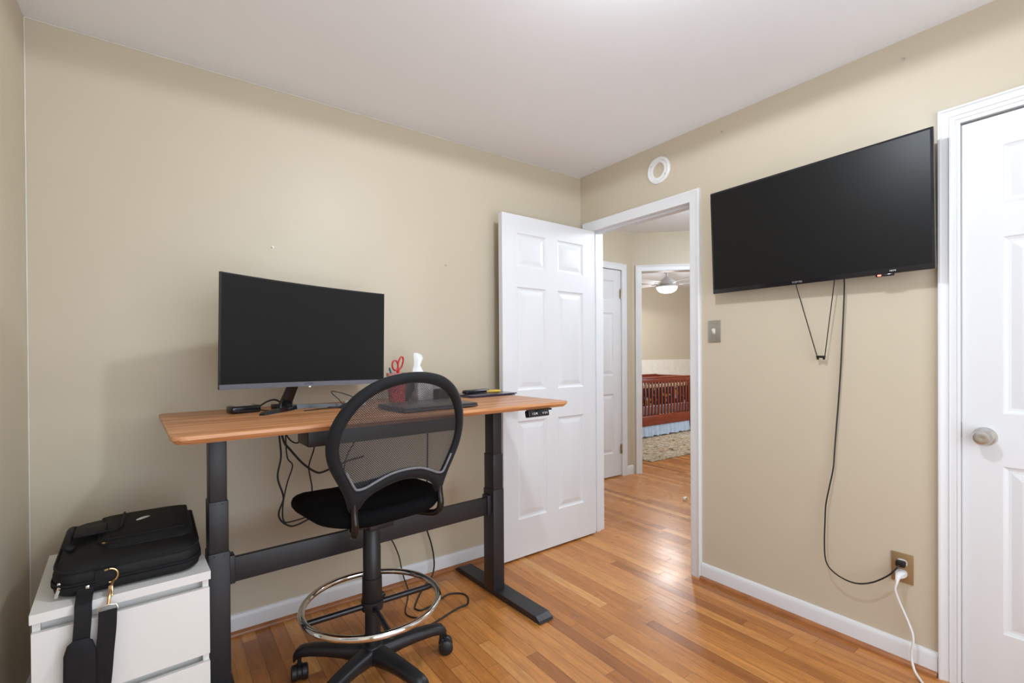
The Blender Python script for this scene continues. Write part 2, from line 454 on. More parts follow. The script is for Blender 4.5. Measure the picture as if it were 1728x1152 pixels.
# diagonal wall with the bedroom doorway (built in its own frame)
S0, S1 = .088, .850
mb = MB(); mb.span((0, 0, 0), (S0-.012, TW, H)); mb.span((S1+.012, 0, 0), (1.6, TW, H)); mb.span((S0-.012, 0, DH+.012), (S1+.012, TW, H))
o = mb.build('wall_diagonal', M['wall'], smooth=30); o.location = DIAG; o.rotation_euler = (0, 0, R(-45)); tag(o, 'beige diagonal hallway wall around the bedroom doorway', 'wall', kind='structure')
mb = MB(); mb.span((2.63, BY, 0), (2.63+TW, -.33, H)); struct(mb, 'wall_hall_right', M['wall'], 'beige far side wall of the hallway', 'wall')
mb = MB(); mb.span((TW, BY-TW, 0), (2.75, BY, H)); struct(mb, 'wall_hall_near', M['wall'], 'beige near end wall of the hallway', 'wall')
mb = MB(); mb.span((1.2, 2.95, 0), (6.72, 3.07, H)); struct(mb, 'wall_bedroom_far', M['wall'], 'beige bedroom wall behind the crib', 'wall')
mb = MB(); mb.span((6.6, -.45, 0), (6.72, 2.95, H)); struct(mb, 'wall_bedroom_right', M['wall'], 'beige side wall of the bedroom', 'wall')
mb = MB(); mb.span((1.2, NY+TW, 0), (1.32, 2.95, H)); struct(mb, 'wall_bedroom_left', M['wall'], 'beige bedroom wall left of the crib', 'wall')
mb = MB(); mb.span((2.75, -.45, 0), (6.6, -.33, H)); struct(mb, 'wall_bedroom_near', M['wall'], 'beige near wall of the bedroom', 'wall')

mb = MB(); mb.span((1.32, 2.946, 0), (6.6, 2.9505, 1.105)); struct(mb, 'trim_9', mat('cream_lower_wall', (.80, .76, .66), .5), 'cream lower part of the bedroom wall above the crib', 'wall')  # thin cream layer over the lower bedroom wall

# unseen windows, added to carry the fill light
def window(n, w, h, loc, rz, label):
    t = thing('window_%d' % n, label, 'window', loc, rz, kind='structure')
    mb = MB(); f = .05
    mb.span((-w/2, -.02, 0), (-w/2+f, .06, h)); mb.span((w/2-f, -.02, 0), (w/2, .06, h)); mb.span((-w/2+f, -.02, 0), (w/2-f, .06, f)); mb.span((-w/2+f, -.02, h-f), (w/2-f, .06, h))
    mb.span((-w/2+f, 0, h/2-.02), (w/2-f, .05, h/2+.02))
    mb.build('window_frame', M['trim'], t)
    mb = MB(); mb.span((-w/2+f, .022, f), (w/2-f, .026, h/2-.02)); mb.span((-w/2+f, .030, h/2+.02), (w/2-f, .034, h-f)); mb.build('pane', M['glass'], t)
    return t
window(1, WL[1]-WL[0], WL[3]-WL[2], (LX-.05, (WL[0]+WL[1])/2, WL[2]), R(90), 'unseen white framed window added in the left wall')
window(2, WB[1]-WB[0], WB[3]-WB[2], ((WB[0]+WB[1])/2, BY-.05, WB[2]), R(180), 'unseen white framed window added in the wall behind the camera')

# ------------------------------------------------------------------ trim
def casing(n, a0, a1, zt, loc, rz, label, prof, jamb=TW, back=True, zt_r=None):
    """mitred door casing + jamb lining. local: x along wall, -y out of the wall"""
    mb = MB()
    rings = []
    for o_, t_ in prof:
        rings.append([Vector((a0-o_, -t_, 0)), Vector((a0-o_, -t_, zt+o_)), Vector((a1+o_, -t_, zt+o_)), Vector((a1+o_, -t_, 0))])
    rv = [[mb.bm.verts.new(p) for p in r] for r in rings]
    for a, b in zip(rv[:-1], rv[1:]):
        for i in range(3): mb.bm.faces.new((a[i], a[i+1], b[i+1], b[i]))
    if jamb:
        mb.span((a0-.012, 0, 0), (a0, jamb, zt+.012)); mb.span((a1, 0, 0), (a1+.012, jamb, zt+.012)); mb.span((a0, 0, zt), (a1, jamb, zt+.012))
        if back:  # door stop strips
            mb.span((a0, .04, 0), (a0+.011, .075, zt)); mb.span((a1-.011, .04, 0), (a1, .075, zt)); mb.span((a0+.011, .04, zt-.011), (a1-.011, .075, zt))
    o = mb.build('trim_%d' % n, M['trim'], smooth=25); o.location = loc; o.rotation_euler = (0, 0, rz)
    return tag(o, label, 'door casing', kind='structure')
P1 = [(-.002, 0), (-.002, .010), (.006, .013), (.030, .014), (.044, .017), (.050, .020), (.0565, .020), (.0595, .016), (.0595, 0)]
P2 = [(-.003, 0), (-.003, .010), (.005, .012), (.0065, .009), (.010, .009), (.0115, .013), (.024, .0135), (.026, .017), (.028, .0135), (.036, .014), (.047, .018), (.050, .022), (.056, .022), (.0585, .017), (.0585, 0)]
casing(1, -OA, -OB, DH, (0, 0, 0), R(-90), 'white casing around the open doorway to the hall', P1)
casing(2, -DA, -DB, DH, (0, 0, 0), R(-90), 'white ridged casing around the closed door at the right edge', P2, back=False)
casing(3, D3A, D3B, 2.05, (0, NY, 0), 0, 'white casing around the closed hallway door', P1, back=False)
casing(4, S0, S1, DH, DIAG, R(-45), 'white casing around the bedroom doorway', P1, back=False)

def base_profile(mb, a, b, nrm):
    """baseboard from a to b standing on the wall, nrm pointing into the room"""
    a, b, n = Vector(a), Vector(b), Vector(nrm)
    prof = [(0, .0), (.014, .0), (.014, .068), (.012, .080), (.008, .086), (0, .088)]
    mb.loft([[p+n*d+Vector((0, 0, z)) for d, z in prof] for p in (a, b)])
def shoe_profile(mb, a, b, nrm):
    a, b, n = Vector(a), Vector(b), Vector(nrm); e = .0141
    prof = [(e, 0.0005)]+[(e+.017*math.cos(R(t)), .0005+.0185*math.sin(R(t))) for t in range(0, 91, 15)]
    mb.loft([[p+n*d+Vector((0, 0, z)) for d, z in prof] for p in (a, b)])
def basepair(side, n, segs, label):
    mb = MB()
    for s in segs: base_profile(mb, *s)
    struct(mb, 'baseboard_'+side, M['trim'], 'white baseboard '+label, 'baseboard')
    mb = MB()
    for s in segs: shoe_profile(mb, *s)
    struct(mb, 'trim_%d' % n, M['shoe'], 'stained wood shoe moulding '+label, 'moulding')
basepair('far', 5, [((LX, 0, 0), (-.0, 0, 0), (0, -1, 0))], 'along the wall behind the desk')
basepair('right', 6, [((0, OB-.0615, 0), (0, DA+.0605, 0), (-1, 0, 0))], 'below the television')
basepair('left', 7, [((LX, -.016, 0), (LX, BY+.016, 0), (1, 0, 0))], 'along the left wall')
mb = MB(); base_profile(mb, (D3B+.061, NY, 0), (1.492, NY, 0), (0, -1, 0)); struct(mb, 'baseboard_hall', M['trim'], 'short white baseboard beside the closed hallway door', 'baseboard')
mb = MB(); mb.tube([(LX+.003, -.001, H-.003), (-.002, -.001, H-.003)], .0032, 6); mb.tube([(LX+.002, -.003, .09), (LX+.002, -.003, H-.004)], .0026, 6)
struct(mb, 'trim_8', mat('pale_caulk', (.70, .66, .58), .6), 'thin pale caulk bead along the ceiling edge of the desk wall', 'caulk line')

# ------------------------------------------------------------------ doors
def door_bm(W, Hh, T=.035, stile=.107, mid=.095):
    mb = MB(); bm = mb.bm
    pw = (W-2*stile-mid)/2
    xs = [0, stile, stile+pw, stile+pw+mid, W-stile, W]
    zs = [0, .226, .809, .992, 1.606, 1.722, 1.925, Hh]
    for side in (0, 1):
        y0 = T if side else 0; sg = -1 if side else 1
        def V(x, z, d): return bm.verts.new((x, y0+sg*d, z))
        for i in range(5):
            for j in range(7):
                xa, xb, za, zb = xs[i], xs[i+1], zs[j], zs[j+1]
                if i in (1, 3) and j in (1, 3, 5):
                    loops = []
                    for ins, d in ((0, 0), (.004, .004), (.012, .0075), (.020, .0085), (.044, .0025), (.047, .002)):
                        loops.append([V(xa+ins, za+ins, d), V(xb-ins, za+ins, d), V(xb-ins, zb-ins, d), V(xa+ins, zb-ins, d)])
                    for p, q in zip(loops[:-1], loops[1:]):
                        for k in range(4): bm.faces.new((p[k], p[(k+1) % 4], q[(k+1) % 4], q[k]))
                    bm.faces.new(loops[-1])
                else:
                    bm.faces.new((V(xa, za, 0), V(xb, za, 0), V(xb, zb, 0), V(xa, zb, 0)))
    for (a, b) in (((0, 0), (0, Hh)), ((W, 0), (W, Hh)), ((0, 0), (W, 0)), ((0, Hh), (W, Hh))):
        bm.faces.new([bm.verts.new(p) for p in ((a[0], 0, a[1]), (b[0], 0, b[1]), (b[0], T, b[1]), (a[0], T, a[1]))])
    bmesh.ops.remove_doubles(bm, verts=bm.verts[:], dist=.0002)
    return mb
def knob(parent, x, y, z, sg, m):
    """round knob; sg=-1 sticks out to -y"""
    mb = MB()
    pr = [(.001, 0), (.033, 0), (.033, .004), (.030, .009), (.014, .011), (.011, .018), (.012, .027), (.022, .034), (.0275, .043), (.0275, .051), (.022, .058), (.012, .060), (.001, .058)]
    mb.lathe([(r, sg*h) for r, h in pr], (0, 0, 0), 36, 'Y')
    return mb.build('door_knob', m, parent, smooth=35, loc=(x, y, z))
# open door, folded back to the desk wall
t = thing('door_1', 'open white six panel door swung back behind the desk', 'door', (-.002, -.130+.035, .012), R(181.26), kind='structure')
door_bm(.768, 2.030).build('door_leaf', M['door'], t, smooth=12)
knob(t, .768-.062, .035, .906, 1, M['nickel']); knob(t, .768-.062, 0, .906, -1, M['nickel'])
# closed door at right
t = thing('door_2', 'closed white six panel door at the right edge with round knob', 'door', (.0, DA-.003, .010), R(-90), kind='structure')
door_bm(.768, 2.030).build('door_leaf', M['door'], t, smooth=12, loc=(0, .004, 0))
knob(t, .062, .004, .908, -1, M['nickel'])
mb = MB(); mb.span((-.002, -.002, -.028), (.001, .02, .028)); mb.build('latch_plate', M['hinge'], t, loc=(0, .004, .925))
# closed hallway door
t = thing('door_3', 'closed white six panel door in the hallway with two hinges', 'door', (D3A+.002, NY+.008, .012), 0, kind='structure')
door_bm(.758, 2.032).build('door_leaf', M['door'], t, smooth=12)
for z in (.26, 1.80):
    mb = MB(); mb.cyl((0, 0, -.045), (0, 0, .045), .0065, seg=12); mb.span((-.02, -.0015, -.044), (.012, .0005, .044)); mb.build('hinge', M['hinge'], t, loc=(.757, -.007, z))
mb = MB(); mb.box((1.135, -.047, .013), (.05, .022, .024), rot=R(20), bev=.004); single(mb, 'door_stop', M['whiteplastic'], 'small white door stop on the hallway floor', 'door stop')

# ------------------------------------------------------------------ things on the right wall
t = thing('detector_mount', 'round white mounting ring left from a detector above the doorway', 'mounting ring', (0, -.654, 2.288))
mb = MB(); pr = [(.042, 0), (.042, -.010), (.046, -.013), (.056, -.010), (.060, -.011), (.070, -.013), (.077, -.009), (.078, 0), (.042, 0)]
rings = []
for r, h in pr: rings.append([Vector((h, r*math.cos(2*PI*j/48), r*math.sin(2*PI*j/48))) for j in range(48)])
mb.loft(rings, caps=False); mb.build('ring', M['whiteplastic'], t)
for a in (35, 215, 125):
    mb = MB(); mb.cyl((-.0105, 0, 0), (-.0135, 0, 0), .0035, seg=10); mb.build('screw', M['screw'], t, loc=(0, .0585*math.cos(R(a)), .0585*math.sin(R(a))))

t = thing('light_switch', 'brushed metal light switch plate between doorway and television', 'switch', (0, -1.0, 1.333))
mb = MB(); mb.box((-.003, 0, 0), (.006, .070, .115), bev=.0022); mb.build('cover_plate', M['steelplate'], t)
mb = MB(); mb.box((-.012, 0, .004), (.016, .010, .022), rot=Euler((0, R(-25), 0)), bev=.002); mb.span((-.0068, -.006, -.014), (-.006, .006, .014)); mb.build('toggle', M['ivory'], t)
for z in (.03, -.03):
    mb = MB(); mb.cyl((-.0055, 0, z), (-.0075, 0, z), .003, seg=10); mb.build('screw', M['nickel'], t)

t = thing('wall_outlet', 'bronze wall outlet plate near the closed door with two plugs', 'outlet', (0, -1.791, .370))
mb = MB(); mb.box((-.003, 0, 0), (.006, .070, .115), bev=.0022); mb.build('cover_plate', M['brownplate'], t)
for z in (.0205, -.0205):
    mb = MB(); mb.loft([[Vector((x, p[0], z+p[1])) for p in rr_pts(.034, .029, .012)] for x in (-.0055, -.0085)]); mb.build('receptacle', M['whiteplastic'], t)

# power cord of the television
t = thing('tv_power_cord', 'thin black television power cord hanging down to the outlet', 'cord', (-.02, -1.6, .28))
def rel(pts, o): return [Vector(p)-Vector(o) for p in pts]
cp = [(-.045, -1.603, 1.60), (-.022, -1.602, 1.50), (-.016, -1.590, 1.25), (-.014, -1.585, 1.154), (-.014, -1.577, 1.02), (-.016, -1.569, .90), (-.016, -1.562, .80), (-.02, -1.558, .72), (-.024, -1.545, .64), (-.027, -1.532, .56), (-.032, -1.530, .48), (-.038, -1.530, .40), (-.045, -1.536, .33), (-.052, -1.557, .295), (-.056, -1.60, .274), (-.056, -1.652, .270), (-.052, -1.705, .292), (-.046, -1.755, .335), (-.042, -1.782, .372), (-.034, -1.788, .386)]
mb = MB(); mb.tube(catmull(rel(cp, t.location), 5), .0031, 8); mb.build('cable', M['rubber'], t)
mb = MB(); mb.box((-.021, -1.791, .3905), (.0245, .030, .022), bev=.004); o = mb.build('plug', M['blackplastic'], t); o.data.transform(Matrix.Translation(-t.location))
# white extension cord
t = thing('white_extension_cord', 'white cord plugged into the lower outlet and running down to the floor', 'cord', (-.03, -1.82, 0))
cp = [(-.050, -1.790, .345), (-.060, -1.789, .325), (-.060, -1.784, .300), (-.052, -1.790, .265), (-.045, -1.803, .225), (-.042, -1.820, .180), (-.045, -1.834, .140), (-.050, -1.836, .105), (-.052, -1.832, .075), (-.055, -1.834, .045), (-.070, -1.846, .018), (-.10, -1.872, .0062), (-.16, -1.92, .0055), (-.24, -2.02, .0055), (-.30, -2.2, .0055)]
mb = MB(); mb.tube(catmull(rel(cp, t.location), 6), .0044, 10, flat=1.0); mb.build('cable', M['whiteplastic'], t)
mb = MB(); mb.loft([[Vector(p)-t.location for p in r] for r in [[(-.0087, -1.791+a*.016, .3495+b*.013) for a, b in ((1, .6), (.6, 1), (-.6, 1), (-1, .6), (-1, -.6), (-.6, -1), (.6, -1), (1, -.6))], [(-.03, -1.791+a*.016, .350+b*.013) for a, b in ((1, .6), (.6, 1), (-.6, 1), (-1, .6), (-1, -.6), (-.6, -1), (.6, -1), (1, -.6))], [(-.048, -1.790+a*.008, .347+b*.008) for a, b in ((1, .6), (.6, 1), (-.6, 1), (-1, .6), (-1, -.6), (-.6, -1), (.6, -1), (1, -.6))], [(-.058, -1.789+a*.0055, .333+b*.0055) for a, b in ((1, .6), (.6, 1), (-.6, 1), (-1, .6), (-1, -.6), (-.6, -1), (.6, -1), (1, -.6))]]]); mb.build('plug', M['whiteplastic'], t)

# ------------------------------------------------------------------ television
TVW, TVH = .876, .507
t = thing('television', 'large black wall mounted television tilted slightly down', 'television', (-.086, -1.475, 1.520), rot=(R(2.6), 0, R(-91.2)))
mb = MB()
mb.span((-TVW/2, 0, 0), (TVW/2, .014, TVH), bev=.003)
mb.span((-TVW/2+.012, .0135, .02), (TVW/2-.012, .026, TVH-.012), bev=.004)
mb.span((-.33, .024, .05), (.33, .046, TVH*.62), bev=.01)
mb.build('housing', M['glossblack'], t)
mb = MB(); mb.span((-TVW/2+.009, -.0008, .021), (TVW/2-.009, .004, TVH-.009)); mb.build('screen', M['screen'], t)
text('SCEPTRE', .011, M['markgrey'], t, 'brand_mark', (-.032, -.0006, .0105), (R(90), 0, 0))
text('HDMI', .008, M['markwhite'], t, 'input_mark', (.313, -.0006, .0105), (R(90), 0, 0))
mb = MB(); mb.box((0, 0, 0), (.06, .016, .010), bev=.004); mb.build('sensor_bar', M['glossblack'], t, loc=(.285, .008, -.003))
mb = MB(); mb.box((0, 0, 0), (.012, .004, .0055), bev=.0015); mb.build('standby_light', M['led'], t, loc=(.270, -.0015, -.003))
mb = MB(); mb.box((0, .056, .25), (.42, .016, .30), rot=Euler((R(-2.6), 0, R(1.2))), bev=.003); mb.span((-.20, .045, .12), (-.16, .06, .38)); mb.span((.16, .045, .12), (.20, .06, .38)); mb.build('wall_bracket', M['blackplastic'], t)
for (xa, xb) in ((-.058, .022), (.096, .054)):
    mb = MB(); mb.tube([(xa, .047, .06), (xa, .047, .0), (xb, .044, -.318)], .0021, 6); mb.build('pull_cord', M['rubber'], t)
mb = MB(); mb.box((.038, .044, -.322), (.036, .012, .010), bev=.003); mb.cyl((.022, .044, -.331), (.030, .044, -.331), .004, seg=8); mb.cyl((.046, .044, -.331), (.054, .044, -.331), .004, seg=8); mb.build('cord_clip', M['blackplastic'], t)

# nails and anchors left in the walls
for i, (p, n, lab) in enumerate([((-1.945, 0, 1.715), (0, -1, 0), 'small metal wall anchor above the monitor'), ((-1.057, 0, 1.727), (0, -1, 0), 'small nail in the wall left of the open door'),
        ((0, -1.80, 2.364), (-1, 0, 0), 'small screw in the wall above the television'), ((0, -1.044, 2.367), (-1, 0, 0), 'small pale screw in the wall right of the white ring')]):
    mb = MB(); p = Vector(p); n = Vector(n)
    mb.cyl(p, p+n*.003, .0055, seg=10); mb.cyl(p+n*.003, p+n*.011, .0025, seg=8)
    single(mb, 'wall_screw', M['screw'], lab, 'screw', 'screws left in the walls')

# ------------------------------------------------------------------ standing desk
DR = R(2.75)
DC = Vector((-1.581, -.420, 0))
DZ = .997
desk = thing('standing_desk', 'height adjustable desk with walnut top and charcoal legs', 'desk', DC, DR)
DW, DD = 1.545, .715
mb = MB()
mb.rrect([(DZ-.025, .014), (DZ-.0215, .0105), (DZ-.013, .0015), (DZ-.0105, 0), (DZ-.003, 0), (DZ-.0008, .0008), (DZ, .0028)], DW, DD, .038, 8)
mb.build('desktop', M['desktop'], desk, smooth=30)
LXX = .613
for s in (-1, 1):
    yc = .008
    mb = MB(); mb.box((0, 0, .285), (.066, .088, .51), bev=.004)
    lg = mb.build('leg', M['deskmetal'], desk, loc=(s*LXX-(.027 if s > 0 else .009), yc, 0))
    mb = MB(); mb.box((0, 0, .625), (.060, .081, .185), bev=.004); mb.build('leg_stage', M['deskmetal'], lg)
    mb = MB(); mb.box((0, 0, .835), (.053, .074, .26), bev=.004); mb.build('leg_stage', M['deskmetal'], lg)
    for zz, yy, ww in ((.708, -.0405, .012), (.530, -.044, .014)):
        for xx in (-ww, ww):
            mb = MB(); mb.cyl((0, .001, 0), (0, -.0006, 0), .0026, seg=10); mb.build('screw', M['rubber'], lg, loc=(xx, yy, zz))
    mb = MB()
    fl, hw = .352, .041
    pr = [(-fl, .004), (-fl+.004, .016), (-fl+.028, .030), (fl-.028, .030), (fl-.004, .016), (fl, .004)]
    mb.loft([[Vector((x, y, z)) for y, z in pr] for x in (-hw, hw)])
    ft = mb.build('foot', M['deskmetal'], desk, smooth=20, loc=(s*LXX-.003*s, -.006, 0))
    for yy in (-fl+.03, fl-.03):
        mb = MB(); mb.cyl((0, 0, .0), (0, 0, .006), .022, seg=16); mb.build('levelling_pad', M['rubber'], ft, loc=(0, yy, 0))
    mb = MB(); mb.span((-.022, -.20, DZ-.045), (.022, .24, DZ-.0255)); mb.build('top_support', M['deskmetal'], desk, loc=(s*LXX-.018, 0, 0))
# crossbar with its bent end brackets
mb = MB(); mb.box((0, .008, .457), (2*LXX-.066-.05, .022, .088), bev=.003)
for s in (-1, 1): mb.box((s*(LXX-.033-.014), .012, .462), (.028, .05, .10), bev=.003)
mb.build('crossbar', M['deskmetal'], desk, loc=(-.018, 0, 0))
mb = MB(); mb.box((0, -.10, DZ-.064), (.62, .135, .076), bev=.006); mb.build('control_box', M['blackplastic'], desk, loc=(-.062, -.03, 0))
mb = MB(); mb.box((.0, .14, DZ-.036), (1.16, .04, .02)); mb.build('frame_rail', M['deskmetal'], desk)
# hand controller under the front edge
ct = MB(); ct.box((0, 0, 0), (.122, .03, .032), rot=Euler((R(-12), 0, 0)), bev=.005); ct.span((-.04, -.005, .010), (.085, .03, .0175))
cp_ = ct.build('control_panel', M['glossblack'], desk, loc=(.572, -.345, DZ-.0435))
mk = text('1 2 M', .0135, M['markwhite'], cp_, 'button_marks', (-.027, -.0156, .001), (R(90-12), 0, 0))
mk = text('V 3 4', .0135, M['markwhite'], cp_, 'button_marks', (.033, -.0156, .001), (R(90-12), 0, 0))
def onto_desk(x, y): return Vector((x, y, DZ))

# ------------------------------------------------------------------ monitor
mz = R(16.7)
mc = Vector((-1.861, -.345, 0))     # middle of the screen bottom edge (plan)
mon = thing('monitor', 'curved black computer monitor on a two footed stand', 'monitor', (mc.x, mc.y, DZ), mz)
MW, MH, MZ0 = .700, .414, .099
RC = 1.8
def curve_y(x): return -(RC-math.sqrt(RC*RC-x*x)) + .017     # ends come towards the viewer (-y)
def panel(x0, x1, z0, z1, ya, yb, n=24):
    rings = []
    for i in range(n+1):
        x = x0+(x1-x0)*i/n; c = curve_y(x)
        rings.append([Vector((x, c+ya, z0)), Vector((x, c+ya, z1)), Vector((x, c+yb, z1)), Vector((x, c+yb, z0))])
    return rings
mb = MB(); mb.loft(panel(-MW/2, MW/2, MZ0, MZ0+MH, 0, .012)); mb.loft(panel(-.26, .26, MZ0+.05, MZ0+MH-.06, .0115, .034)); mb.loft(panel(-.13, .13, MZ0+.08, MZ0+.26, .0335, .055))
mb.build('housing', M['blackplastic'], mon, smooth=30)
mb = MB(); mb.loft(panel(-MW/2+.006, MW/2-.005, MZ0+.018, MZ0+MH-.005, -.0008, .004)); mb.build('screen', M['screen'], mon, smooth=30)
mb = MB(); mb.loft(panel(-MW/2, MW/2, MZ0-.002, MZ0+.0165, -.0022, .004)); mb.build('chin', M['bezelgrey'], mon, smooth=30)
text('SAMSUNG', .009, M['markdark'], mon, 'brand_mark', (0, curve_y(0)-.0024, MZ0+.009), (R(90), 0, 0))
mb = MB(); mb.box((0, 0, 0), (.006, .006, .004), bev=.001); mb.build('power_light', mat('white_status_light', (.8, .85, .85), .3, emit=(.9, 1, 1), estr=1.2), mon, loc=(.006, curve_y(0)+.002, MZ0-.004))
bpy.context.view_layer.update()
cR = Matrix.Translation((0, 0, MZ0+MH/2)) @ Matrix.Rotation(R(1.0), 4, 'Y') @ Matrix.Translation((0, 0, -MZ0-MH/2))
for o in mon.children: o.matrix_basis = cR @ o.matrix_basis      # the panel hangs a degree out of level
# stand: leaning neck and V shaped foot
mb = MB()
rings = []
for z, w, y, th in ((.006, .060, .118, .030), (.016, .056, .118, .026), (.03, .050, .114, .022), (.08, .048, .092, .018), (.13, .048, .072, .016), (.20, .046, .058, .014)):
    rings.append([Vector((p[0]-.055+.2*(z), p[1]+y, z)) for p in rr_pts(w, th, .006, 3)])
mb.loft(rings); mb.build('stand_neck', M['glossblack'], mon, smooth=40)
mb = MB()
def footarm(pts):
    rings = []
    P = [Vector(p) for p in pts]
    for i, p in enumerate(P):
        d = (P[min(i+1, len(P)-1)]-P[max(i-1, 0)]); d.z = 0; d.normalize(); n = Vector((-d.y, d.x, 0)); hw = .0125 if i < len(P)-1 else .009; hh = p.z
        rings.append([p*1-n*hw-Vector((0, 0, hh)), p-n*hw*.8, p+n*hw*.8, p+n*hw-Vector((0, 0, hh))])
    mb.loft(rings)
footarm([(-.045, .118, .020), (-.03, .085, .017), (-.06, .062, .0155), (-.10, .040, .0145), (-.15, .014, .013), (-.20, -.012, .011), (-.212, -.018, .007)])
footarm([(-.045, .118, .020), (.0, .092, .017), (.04, .080, .0155), (.10, .052, .0145), (.15, .026, .013), (.20, .0, .011), (.212, -.006, .007)])
mb.build('stand_foot', M['glossblack'], mon, smooth=40)

# ------------------------------------------------------------------ things on the desk
ad = thing('power_adapter', 'black power adapter with a short cable left of the monitor stand', 'adapter', (-2.098, -.272, DZ), R(14))
mb = MB(); mb.box((0, 0, .0145), (.108, .062, .028), bev=.007, seg=3); mb.build('case', M['glossblack'], ad)
mb = MB(); mb.span((-.036, -.02, .0282), (.030, .02, .0287)); mb.build('top_reflection', M['capclear'], ad)  # pale plate standing in for the glossy reflection on the case top
cb = [(.052, .005, .012), (.075, .02, .022), (.11, .04, .034), (.145, .052, .036), (.165, .040, .020), (.168, .028, .005), (.190, .03, .0045), (.23, .05, .0045)]
mb = MB(); mb.tube(catmull(cb, 6), .0036, 8); mb.cyl((.118, .030, .011), (.150, .022, .011), .010, seg=14); mb.build('cable', M['rubber'], ad)
cb = [(.052, -.014, .009), (.07, -.022, .0032), (.10, -.055, .003), (.13, -.06, .003)]
mb = MB(); mb.tube(catmull(cb, 6), .0024, 8); mb.build('cable', M['rubber'], ad)

ch = thing('charger_cable', 'tangle of thin black cable with pale plugs right of the monitor stand', 'cable', (-1.700, -.300, DZ))
cb = [(-.20, -.085, .003), (-.13, -.055, .003), (-.06, -.048, .003), (.01, -.055, .003), (.04, -.05, .008), (.03, -.045, .03), (-.02, -.05, .055), (-.075, -.045, .072), (-.082, -.05, .064), (-.055, -.06, .035), (-.04, -.075, .006), (-.055, -.08, .003), (-.05, -.06, .010), (.0, -.03, .025), (.055, -.01, .055), (.085, .0, .075), (.088, .005, .068), (.06, -.01, .03), (.03, -.03, .006), (-.02, -.02, .003), (-.09, -.01, .003)]
mb = MB(); mb.tube(catmull(cb, 6), .0022, 7); mb.build('cable', M['rubber'], ch)
mb = MB(); mb.box((0.0, -.035, .020), (.05, .024, .020), rot=Euler((0, R(-8), R(25))), bev=.005); mb.box((.04, -.045, .012), (.04, .022, .020), rot=R(-20), bev=.005); mb.build('plug', M['capclear'], ch)
mb = MB(); mb.box((.052, -.030, .028), (.034, .018, .014), rot=Euler((0, R(10), R(30))), bev=.004); mb.build('plug', M['capclear'], ch)

CUP = Vector((-1.452, -.242, DZ))
cup = thing('pen_cup', 'red glitter tumbler holding scissors and pens', 'cup', CUP)
mb = MB(); mb.lathe([(.030, 0), (.037, .001), (.0385, .004), (.0455, .105), (.046, .106), (.0435, .106), (.036, .006), (.001, .005)], seg=40); mb.build('body', M['glitter'], cup)
mb = MB(); mb.lathe([(.0455, .1055), (.0492, .134), (.0496, .137), (.047, .137), (.0435, .107)], seg=40)
mb.build('rim', mat('pale_pink_clear_rim', (.66, .32, .28), .25, var=.3, vscale=30), cup)
def loop(c, rx, rz, rot_deg, tube, n=20):
    out = []
    a0 = R(rot_deg)
    for k in range(n):
        a = 2*PI*k/n; x, z = rx*math.cos(a), rz*math.sin(a)
        out.append(Vector(c)+Vector((x*math.cos(a0)-z*math.sin(a0), 0, x*math.sin(a0)+z*math.cos(a0))))
    return out
sc_ = thing('scissors', 'scissors with red handles standing in the red cup', 'scissors', CUP+Vector((.003, -.006, .010)), R(30))
mb = MB(); mb.tube(loop((-.020, 0, .163), .021, .024, 20, 0), .0042, 8, closed=True); mb.tube([(-.006, 0, .146), (.002, .002, .124), (.006, .002, .10)], [.005, .006, .005], 8); mb.build('handle', M['red'], sc_)
mb = MB(); mb.tube(loop((.024, .002, .174), .0165, .033, -28, 0), .0042, 8, closed=True); mb.tube([(.010, .002, .150), (.003, .0, .124), (-.001, 0, .10)], [.005, .006, .005], 8); mb.build('handle', M['red'], sc_)
mb = MB(); mb.loft([[Vector((x-.006, -.001, z)), Vector((x+.006, -.001, z)), Vector((x+.006, .001, z)), Vector((x-.006, .001, z))] for x, z in ((-.002, .008), (.0, .06), (.004, .108))]); mb.build('blade', M['chrome'], sc_)
mb = MB(); mb.tube([(0, 0, 0), (-.028, .008, .140)], .0045, 8); mb.tube([(-.028, .008, .140), (-.031, .009, .154)], [.0062, .0045], 8)
o = mb.build('pen', M['teal'], None, loc=CUP+Vector((.001, .006, .008))); tag(o, 'pen with teal cap leaning in the red cup left of the scissors', 'pen')

tb = thing('tissue_box', 'grey and white tissue box behind the chair back with tissue sticking out', 'tissue box', (-1.306, -.205, DZ), R(8))
mb = MB(); mb.box((0, 0, .0635), (.122, .122, .127), bev=.003); mb.build('box', M['tissuebox'], tb)
mb = MB()
prof = [(.127, .042, .006), (.15, .030, .010), (.17, .020, .012), (.185, .024, .011), (.205, .030, .009), (.222, .026, .006), (.232, .012, .003)]
rings = []
for i, (z, w, th) in enumerate(prof):
    dx = (-.018, -.022, -.024, -.020, -.016, -.022, -.032)[i]
    w *= .88
    rings.append([Vector((dx-w, th*.3, z)), Vector((dx-w*.4, -th, z)), Vector((dx, th*.2, z)), Vector((dx+w*.5, -th*.8, z)), Vector((dx+w, th*.2, z)), Vector((dx+w*.5, th, z)), Vector((dx, th*.9, z)), Vector((dx-w*.5, th*1.1, z))])
mb.loft(rings); mb.build('tissue', M['tissue'], tb, smooth=60)
mb = MB(); mb.box((0, 0, .029), (.075, .045, .058), bev=.008, seg=3); o = mb.build('desk_clock', M['blackplastic'], None); o.location = (-1.262, -.330, DZ); o.rotation_euler = (0, 0, R(20)); tag(o, 'small black box shaped desk clock behind the chair mesh', 'clock')
mb = MB(); mb.box((0, 0, .05), (.055, .02, .10), rot=Euler((0, R(32), 0)), bev=.004); o = mb.build('phone_stand', M['blackplastic'], None); o.location = (-1.398, -.235, DZ-.002); tag(o, 'leaning black phone stand between red cup and tissue box', 'stand')

